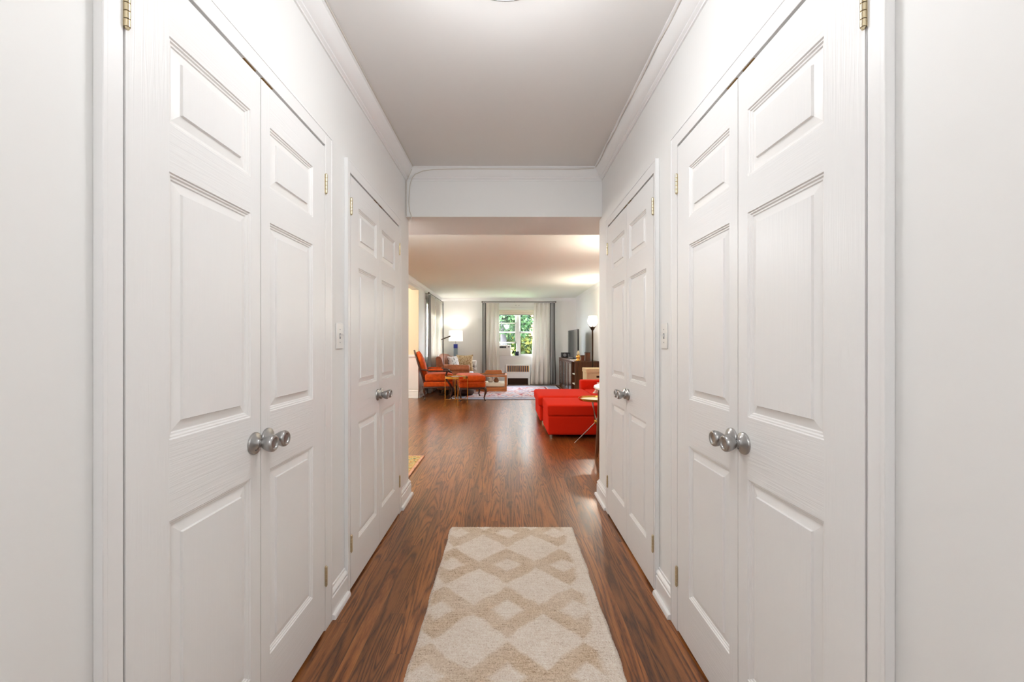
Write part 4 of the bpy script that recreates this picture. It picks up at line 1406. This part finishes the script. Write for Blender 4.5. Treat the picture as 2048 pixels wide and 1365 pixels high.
for k in range(4):
    y0 = 0.43 + k * dw + 0.004; y1 = y0 + dw - 0.008
    f = MB()
    f.box(-0.012, 0.008, y0, y0 + 0.05, 0.07, CH - 0.01).box(-0.012, 0.008, y1 - 0.05, y1, 0.07, CH - 0.01)
    f.box(-0.012, 0.008, y0, y1, 0.07, 0.12).box(-0.012, 0.008, y0, y1, CH - 0.06, CH - 0.01)
    d_ = part('door', f, M['console'], cn, bev=0.002)
    part('glass_pane', MB().box(-0.004, 0.0, y0 + 0.05, y1 - 0.05, 0.12, CH - 0.06), M['cabinet_glass'], d_)
    part('knob', MB().lathe([(0, -0.035), (0.009, -0.03), (0.009, -0.022), (0.004, -0.012), (0, -0.012)], (0, y0 + 0.025, 0.45), 'x', 12), M['nickel'], d_)
CT = CH + 0.0255
tv = thing('television', 'black flat-screen television on the media console', 'television', (1.69, 10.45, CT), 0)
a = math.radians(0)
part('stand_base', MB().box(-0.12, 0.14, -0.20, 0.20, 0, 0.012), M['black'], tv, bev=0.004)
part('stand_neck', MB().box(-0.01, 0.03, -0.05, 0.05, 0.01, 0.08), M['black'], tv)
part('bezel', MB().box(-0.018, 0.022, -0.62, 0.63, 0.03, 0.735), M['black'], tv, bev=0.006)
part('screen', MB().box(-0.0195, -0.0175, -0.605, 0.615, 0.045, 0.722), M['screen'], tv)
tv.rotation_euler = (0, 0, math.radians(2.0))
sb = thing('speaker_box', 'black box speaker at the far end of the console', 'speaker', (1.60, 11.45, CT))
part('cabinet', MB().box(-0.08, 0.10, -0.12, 0.12, 0, 0.14), M['black'], sb, bev=0.008)
part('driver', MB().lathe([(0.045, -0.001), (0.045, 0.004), (0.03, 0.002), (0, 0.006)], (0, -0.12, 0.07), '-y', 20), M['plastic_grey'], sb)
fg = thing('figurine', 'small golden figurine on the console in front of the television', 'figurine', (1.60, 9.20, CT))
part('body', MB().lathe([(0, 0), (0.055, 0), (0.06, 0.01), (0.035, 0.03), (0.045, 0.07), (0.055, 0.10), (0.03, 0.13), (0.02, 0.14), (0, 0.14)], seg=20), M['gold'], fg, angle=80)
part('head', MB().lathe([(0, 0.135), (0.03, 0.145), (0.036, 0.17), (0.026, 0.195), (0.008, 0.225), (0, 0.235)], seg=20), M['tray_cream'], fg, angle=80)
for k, (x, y, w_, h_, lab) in enumerate(((1.70, 9.24, 0.04, 0.11, 'short dark wooden box on the console beside the figurine'), (1.815, 9.26, 0.055, 0.175, 'tall dark wooden box on the console near the floor lamp'))):
    b_ = thing('wooden_box', lab, 'box', (x, y, CT), group='wooden boxes on the console')
    part('body', MB().box(-w_, w_, -0.05, 0.05, 0, h_), M['walnut_x'], b_, bev=0.003)
    part('lid', MB().box(-w_ - 0.004, w_ + 0.004, -0.054, 0.054, h_, h_ + 0.015), M['bronze'], b_, bev=0.002)
o = part('magazine', MB().box(-0.10, 0.10, -0.14, 0.14, 0, 0.012), M['cream'])
put(o, (1.62, 9.62, CT), 0.2); tag(o, 'thin pale magazine lying on the console by the television', 'magazine')

# floor lamp
fl = thing('floor_lamp', 'dark bronze torchiere floor lamp with glowing glass bowl beside the console', 'floor lamp', (1.80, 8.62, 0))
part('base', MB().lathe([(0, 0), (0.13, 0), (0.13, 0.015), (0.05, 0.03), (0.02, 0.05), (0, 0.05)], seg=32), M['bronze'], fl)
part('pole', MB().tube([(0, 0, 0.03), (0, 0, 1.50)], 0.016, 12), M['bronze'], fl)
cm = MB().lathe([(0.0, 1.49), (0.02, 1.49), (0.035, 1.52), (0.05, 1.565), (0.045, 1.57), (0.0, 1.54)], seg=20)
for k in range(3):
    a = k * 2 * PI / 3 + 0.4
    cm.tube([(0.02 * math.cos(a), 0.02 * math.sin(a), 1.50), (0.06 * math.cos(a), 0.06 * math.sin(a), 1.56), (0.108 * math.cos(a), 0.108 * math.sin(a), 1.63)], [0.008, 0.008, 0.004], 8)
part('bowl_holder', cm, M['bronze'], fl)
part('glass_bowl', MB().lathe([(0.0, 1.565), (0.045, 1.575), (0.075, 1.60), (0.098, 1.645), (0.106, 1.69), (0.100, 1.735), (0.085, 1.775), (0.088, 1.795), (0.083, 1.795), (0.078, 1.775), (0.09, 1.73), (0.095, 1.69), (0.088, 1.65), (0.0, 1.585)], seg=36), M['bulb_glass'], fl, angle=80)
add_light('floor_lamp_bulb', 'POINT', (1.80, 8.62, 1.90), 19, (1.0, 0.92, 0.78), 0.05)

# storage box
bx_ = thing('storage_basket', 'cream woven lidded storage basket with dark handle slot behind the red sofa', 'basket', (1.50, 7.72, 0))
part('body', MB().box(0, 0.50, 0, 0.40, 0, 0.665), M['wicker'], bx_, bev=0.01)
part('lid', MB().box(-0.01, 0.51, -0.01, 0.41, 0.665, 0.745), M['wicker'], bx_, bev=0.01)
part('handle_slot', MB().box(0.185, 0.30, -0.004, 0.01, 0.575, 0.612), M['bronze'], bx_, bev=0.004)


# ------------------------------------------------------------------ red sofa with chaise, ottoman
rs = thing('red_sofa', 'bright red fabric sofa with long chaise seat', 'sofa', (0, 0, 0))
part('chaise_base', MB().soft(0.50, 1.32, 6.20, 7.18, 0.045, 0.275, 0.025), M['red'], rs, angle=80)
part('chaise_cushion', MB().soft(0.475, 1.34, 6.16, 7.20, 0.27, 0.425, 0.035, 0.004), M['red'], rs, angle=80)
part('seat_base', MB().soft(1.30, 2.03, 5.24, 7.20, 0.045, 0.275, 0.025), M['red'], rs, angle=80)
part('seat_cushion', MB().soft(1.29, 1.80, 5.30, 6.14, 0.27, 0.425, 0.04, 0.01), M['red'], rs, angle=80)
part('seat_cushion', MB().soft(1.345, 1.80, 6.17, 7.19, 0.27, 0.425, 0.04, 0.01), M['red'], rs, angle=80)
part('backrest', MB().soft(1.80, 2.04, 5.24, 7.20, 0.27, 0.80, 0.05), M['red'], rs, angle=80)
part('arm', MB().soft(1.30, 2.04, 7.20, 7.42, 0.045, 0.572, 0.03), M['red'], rs, angle=80)
part('arm', MB().soft(1.30, 2.04, 5.02, 5.24, 0.045, 0.572, 0.03), M['red'], rs, angle=80)
for x, y in ((0.56, 6.26), (0.56, 7.10), (1.36, 5.10), (1.36, 7.34), (1.98, 5.10), (1.98, 7.34), (1.30, 6.26)):
    part('leg', MB().tube([(x, y, 0), (x, y, 0.05)], 0.02, 10), M['foot_metal'], rs)
ot = thing('ottoman', 'square red fabric ottoman with lid seam and small metal feet', 'ottoman', (0.525, 5.26, 0))
part('body', MB().soft(0.005, 0.715, 0.005, 0.765, 0.045, 0.285, 0.015), M['red'], ot, angle=80)
part('lid', MB().soft(0, 0.72, 0, 0.77, 0.287, 0.425, 0.018, 0.004), M['red'], ot, angle=80)
for x in (0.05, 0.67):
    for y in (0.05, 0.72):
        part('foot', MB().tube([(x, y, 0), (x, y, 0.05)], 0.02, 10), M['foot_metal'], ot)
pillow('throw_pillow', 'pink and cream patterned pillow on the red sofa by the arm', M['pink_pattern'], 0.32, 0.32, 0.12, (1.77, 6.95, 0.440), math.radians(6), math.radians(52))
pillow('throw_pillow', 'pink and cream patterned pillow lying on the red sofa seat', M['pink_pattern'], 0.34, 0.34, 0.12, (1.53, 6.35, 0.440), math.radians(-25), math.radians(66))

# tray table with folding rod legs
tt = thing('tray_table', 'round cream tray table with gold rim on crossed metal rod legs', 'side table', (1.08, 4.98, 0))
part('tray', MB().lathe([(0, 0.530), (0.195, 0.530), (0.205, 0.535), (0.210, 0.560), (0.206, 0.560), (0.200, 0.540), (0.0, 0.537)], seg=48), M['gold'], tt, angle=60)
part('tray_surface', MB().lathe([(0, 0.5375), (0.198, 0.5375), (0.198, 0.541), (0, 0.541)], seg=48), M['tray_cream'], tt)
for k in range(3):
    a = math.radians(175 + 120 * k)
    part('leg', MB().tube([(0.255 * math.cos(a), 0.255 * math.sin(a), 0.006), (0.0 + 0.012 * math.cos(a + 1.5), 0.012 * math.sin(a + 1.5), 0.27), (-0.09 * math.cos(a), -0.09 * math.sin(a), 0.528)], 0.006, 8), M['foot_metal'], tt)
part('hub', MB().lathe([(0, 0.245), (0.02, 0.25), (0.024, 0.27), (0.02, 0.29), (0, 0.295)], seg=16), M['gold'], tt)

# round dining table
dt = thing('dining_table', 'round dining table with white top and splayed dark wood legs at the hall end', 'dining table', (1.45, 4.28, 0))
part('tabletop', MB().lathe([(0, 0.735), (0.52, 0.735), (0.535, 0.75), (0.53, 0.765), (0, 0.765)], seg=64), M['tabletop'], dt, angle=50)
part('apron', MB().lathe([(0.46, 0.65), (0.48, 0.65), (0.48, 0.735), (0.46, 0.735), (0.46, 0.65)], seg=48), M['walnut_x'], dt)
for k in range(4):
    a = math.radians(165 + 90 * k)
    x, y = math.cos(a), math.sin(a)
    part('leg', MB().tube([(x * 0.455, y * 0.455, 0.735), (x * 0.47, y * 0.47, 0.40), (x * 0.505, y * 0.505, 0.0)], [0.034, 0.030, 0.017], 12), M['walnut_x'], dt)
pd = thing('pendant_lamp', 'pendant lamp with glowing shade over the round dining table', 'pendant lamp', (1.62, 5.25, 0))
part('cord', MB().tube([(0, 0, 2.14), (0, 0, ZC)], 0.003, 8), M['black'], pd)
part('lamp_shade', MB().lathe([(0.15, 1.90), (0.11, 2.06), (0.108, 2.06), (0.148, 1.90), (0.15, 1.90)], seg=32), M['shade'], pd)
part('socket', MB().tube([(0, 0, 2.05), (0, 0, 2.15)], 0.02, 12).tube([(-0.11, 0, 2.058), (0.11, 0, 2.058)], 0.003, 6), M['bronze'], pd)
add_light('pendant_bulb', 'POINT', (1.62, 5.25, 2.04), 40, (1.0, 0.93, 0.80), 0.05)
# added unseen ceiling lamp that brightens the adjoining room
t = thing('ceiling_light', 'added unseen flush ceiling light in the adjoining cream room', 'ceiling light', (-3.4, 7.4, ZC))
part('canopy_ring', MB().lathe([(0.0, 0.0), (0.165, 0.0), (0.170, -0.012), (0.168, -0.055), (0.158, -0.062), (0.0, -0.05)], seg=32), M['nickel'], t)
part('dome', MB().lathe([(0.156, -0.060), (0.150, -0.078), (0.128, -0.098), (0.095, -0.112), (0.0, -0.122)], seg=32), M['dome'], t, angle=80)
add_light('adjoining_fill_light', 'POINT', (-3.4, 7.4, ZC - 0.30), 95, (1.0, 0.96, 0.88), 0.12)
# added unseen ceiling fitting past the header, fill light for the living room
t = thing('ceiling_light', 'added unseen flush ceiling light just past the header, above the foyer floor', 'ceiling light', (-1.1, 4.05, ZC))
part('canopy_ring', MB().lathe([(0.0, 0.0), (0.165, 0.0), (0.170, -0.012), (0.168, -0.055), (0.158, -0.062), (0.0, -0.05)], seg=32), M['nickel'], t)
part('dome', MB().lathe([(0.156, -0.060), (0.150, -0.078), (0.128, -0.098), (0.095, -0.112), (0.0, -0.122)], seg=32), M['dome'], t, angle=80)
add_light('foyer_fill_light', 'POINT', (-1.1, 4.05, ZC - 0.30), 26, (0.96, 0.98, 1.0), 0.12)

# ------------------------------------------------------------------ outside
tag(part('lawn_ground', MB().box(-14, 14, 12.6, 30, -0.5, -0.4), M['grass'], smooth=False), 'green lawn outside the far window', 'lawn', kind='structure')


def trunk(name, label, loc, r, h, mat, lean=0.0):
    mb = MB().tube([(0, 0, 0), (lean * 0.3, 0, h * 0.3), (lean * 0.7, 0.05, h * 0.7), (lean, 0, h)], [r * 1.25, r, r * 0.9, r * 0.7], 14)
    t = thing(name, label, 'tree', loc)
    part('trunk', mb, mat, t)
    return t


def leaves(mat, cx, cz, rx, ry, rz_, nleaf, size, seed):
    r_ = random.Random(seed)
    mb = MB()
    for _ in range(nleaf):
        while True:
            p = Vector((r_.uniform(-1, 1), r_.uniform(-1, 1), r_.uniform(-1, 1)))
            if p.length < 1:
                break
        c = Vector((cx + p.x * rx, p.y * ry, cz + p.z * rz_))
        d = Vector((r_.uniform(-1, 1), r_.uniform(-1, 1), r_.uniform(-1, 0.4))).normalized()
        u = d.cross(Vector((r_.uniform(-1, 1), r_.uniform(-1, 1), r_.uniform(-1, 1)))).normalized()
        L = size * r_.uniform(0.6, 1.3)
        w = L * 0.32
        mb.add([c, c + d * L * 0.5 + u * w, c + d * L, c + d * L * 0.5 - u * w], [(0, 1, 2, 3)])
    return mb


t = trunk('tree', 'dark tree trunk with bright leaves outside the left window half', (-0.126, 13.8, -0.4), 0.11, 4.6, M['bark'], 0.05)
part('foliage', leaves(M['leaf_green'], 0.42, 2.35, 0.62, 0.42, 0.60, 1300, 0.12, 1), M['leaf_green'], t, recalc=False, smooth=False)
t = trunk('tree', 'rusty orange tree trunk outside the right window half', (0.925, 16.0, -0.4), 0.095, 4.6, M['bark_orange'], 0.03)
part('foliage', leaves(M['leaf_deep'], -0.42, 2.45, 0.42, 0.45, 0.70, 1200, 0.13, 2), M['leaf_deep'], t, recalc=False, smooth=False)
for k, (x, y, cz, rx, rz_, mt, lab) in enumerate((
        (-0.05, 17.1, 1.95, 0.75, 0.50, 'leaf_lime', 'lime green bush low behind the air conditioner'),
        (0.75, 14.9, 1.45, 0.50, 0.48, 'leaf_lime', 'yellow-green bush below the rusty trunk'),
        (1.7, 20.4, 2.0, 1.7, 1.5, 'leaf_green', 'tall pale green tree crown beyond the rusty trunk'),
        (-1.0, 19.0, 1.9, 1.5, 1.4, 'leaf_deep', 'deep green tree crown beyond the dark trunk'),
        (0.6, 22.0, 2.0, 3.0, 1.7, 'leaf_green', 'distant green hedge filling the window background'))):
    b = thing('bush', lab, 'bush', (x, y, -0.4), group='shrubs outside the window')
    part('foliage', leaves(M[mt], 0, cz, rx, 0.6, rz_, int(900 + 900 * rx), 0.16 + 0.03 * rx, 10 + k), M[mt], b, recalc=False, smooth=False)
    part('stems', MB().tube([(0, 0, 0), (0.1, 0, cz)], [0.04, 0.02], 8).tube([(0, 0, 0), (-0.2, 0.05, cz * 0.9)], [0.03, 0.015], 8), M['bark'], b)
fc = MB()
for i in range(14):
    fc.box(-0.6 + i * 0.16, -0.46 + i * 0.16, 0, 0.03, 0, 1.9)
fe = thing('garden_fence', 'pale yellow board fence seen behind the bushes', 'fence', (0.55, 17.9, -0.4))
part('boards', fc, M['fence'], fe)
part('rail', MB().box(-0.6, 1.62, 0.03, 0.07, 0.4, 0.5).box(-0.6, 1.62, 0.03, 0.07, 1.5, 1.6), M['fence'], fe)
hs = MB().box(-9, 9, 0, 0.3, 0, 3.5)
hs2 = thing('neighbour_building', 'grey-brown neighbouring house wall behind the trees', 'building', (0, 23.5, -0.4))
part('wall_body', hs, simple('weathered_wall', srgb(52, 58, 52), 0.9, bscale=8, var=0.2), hs2)
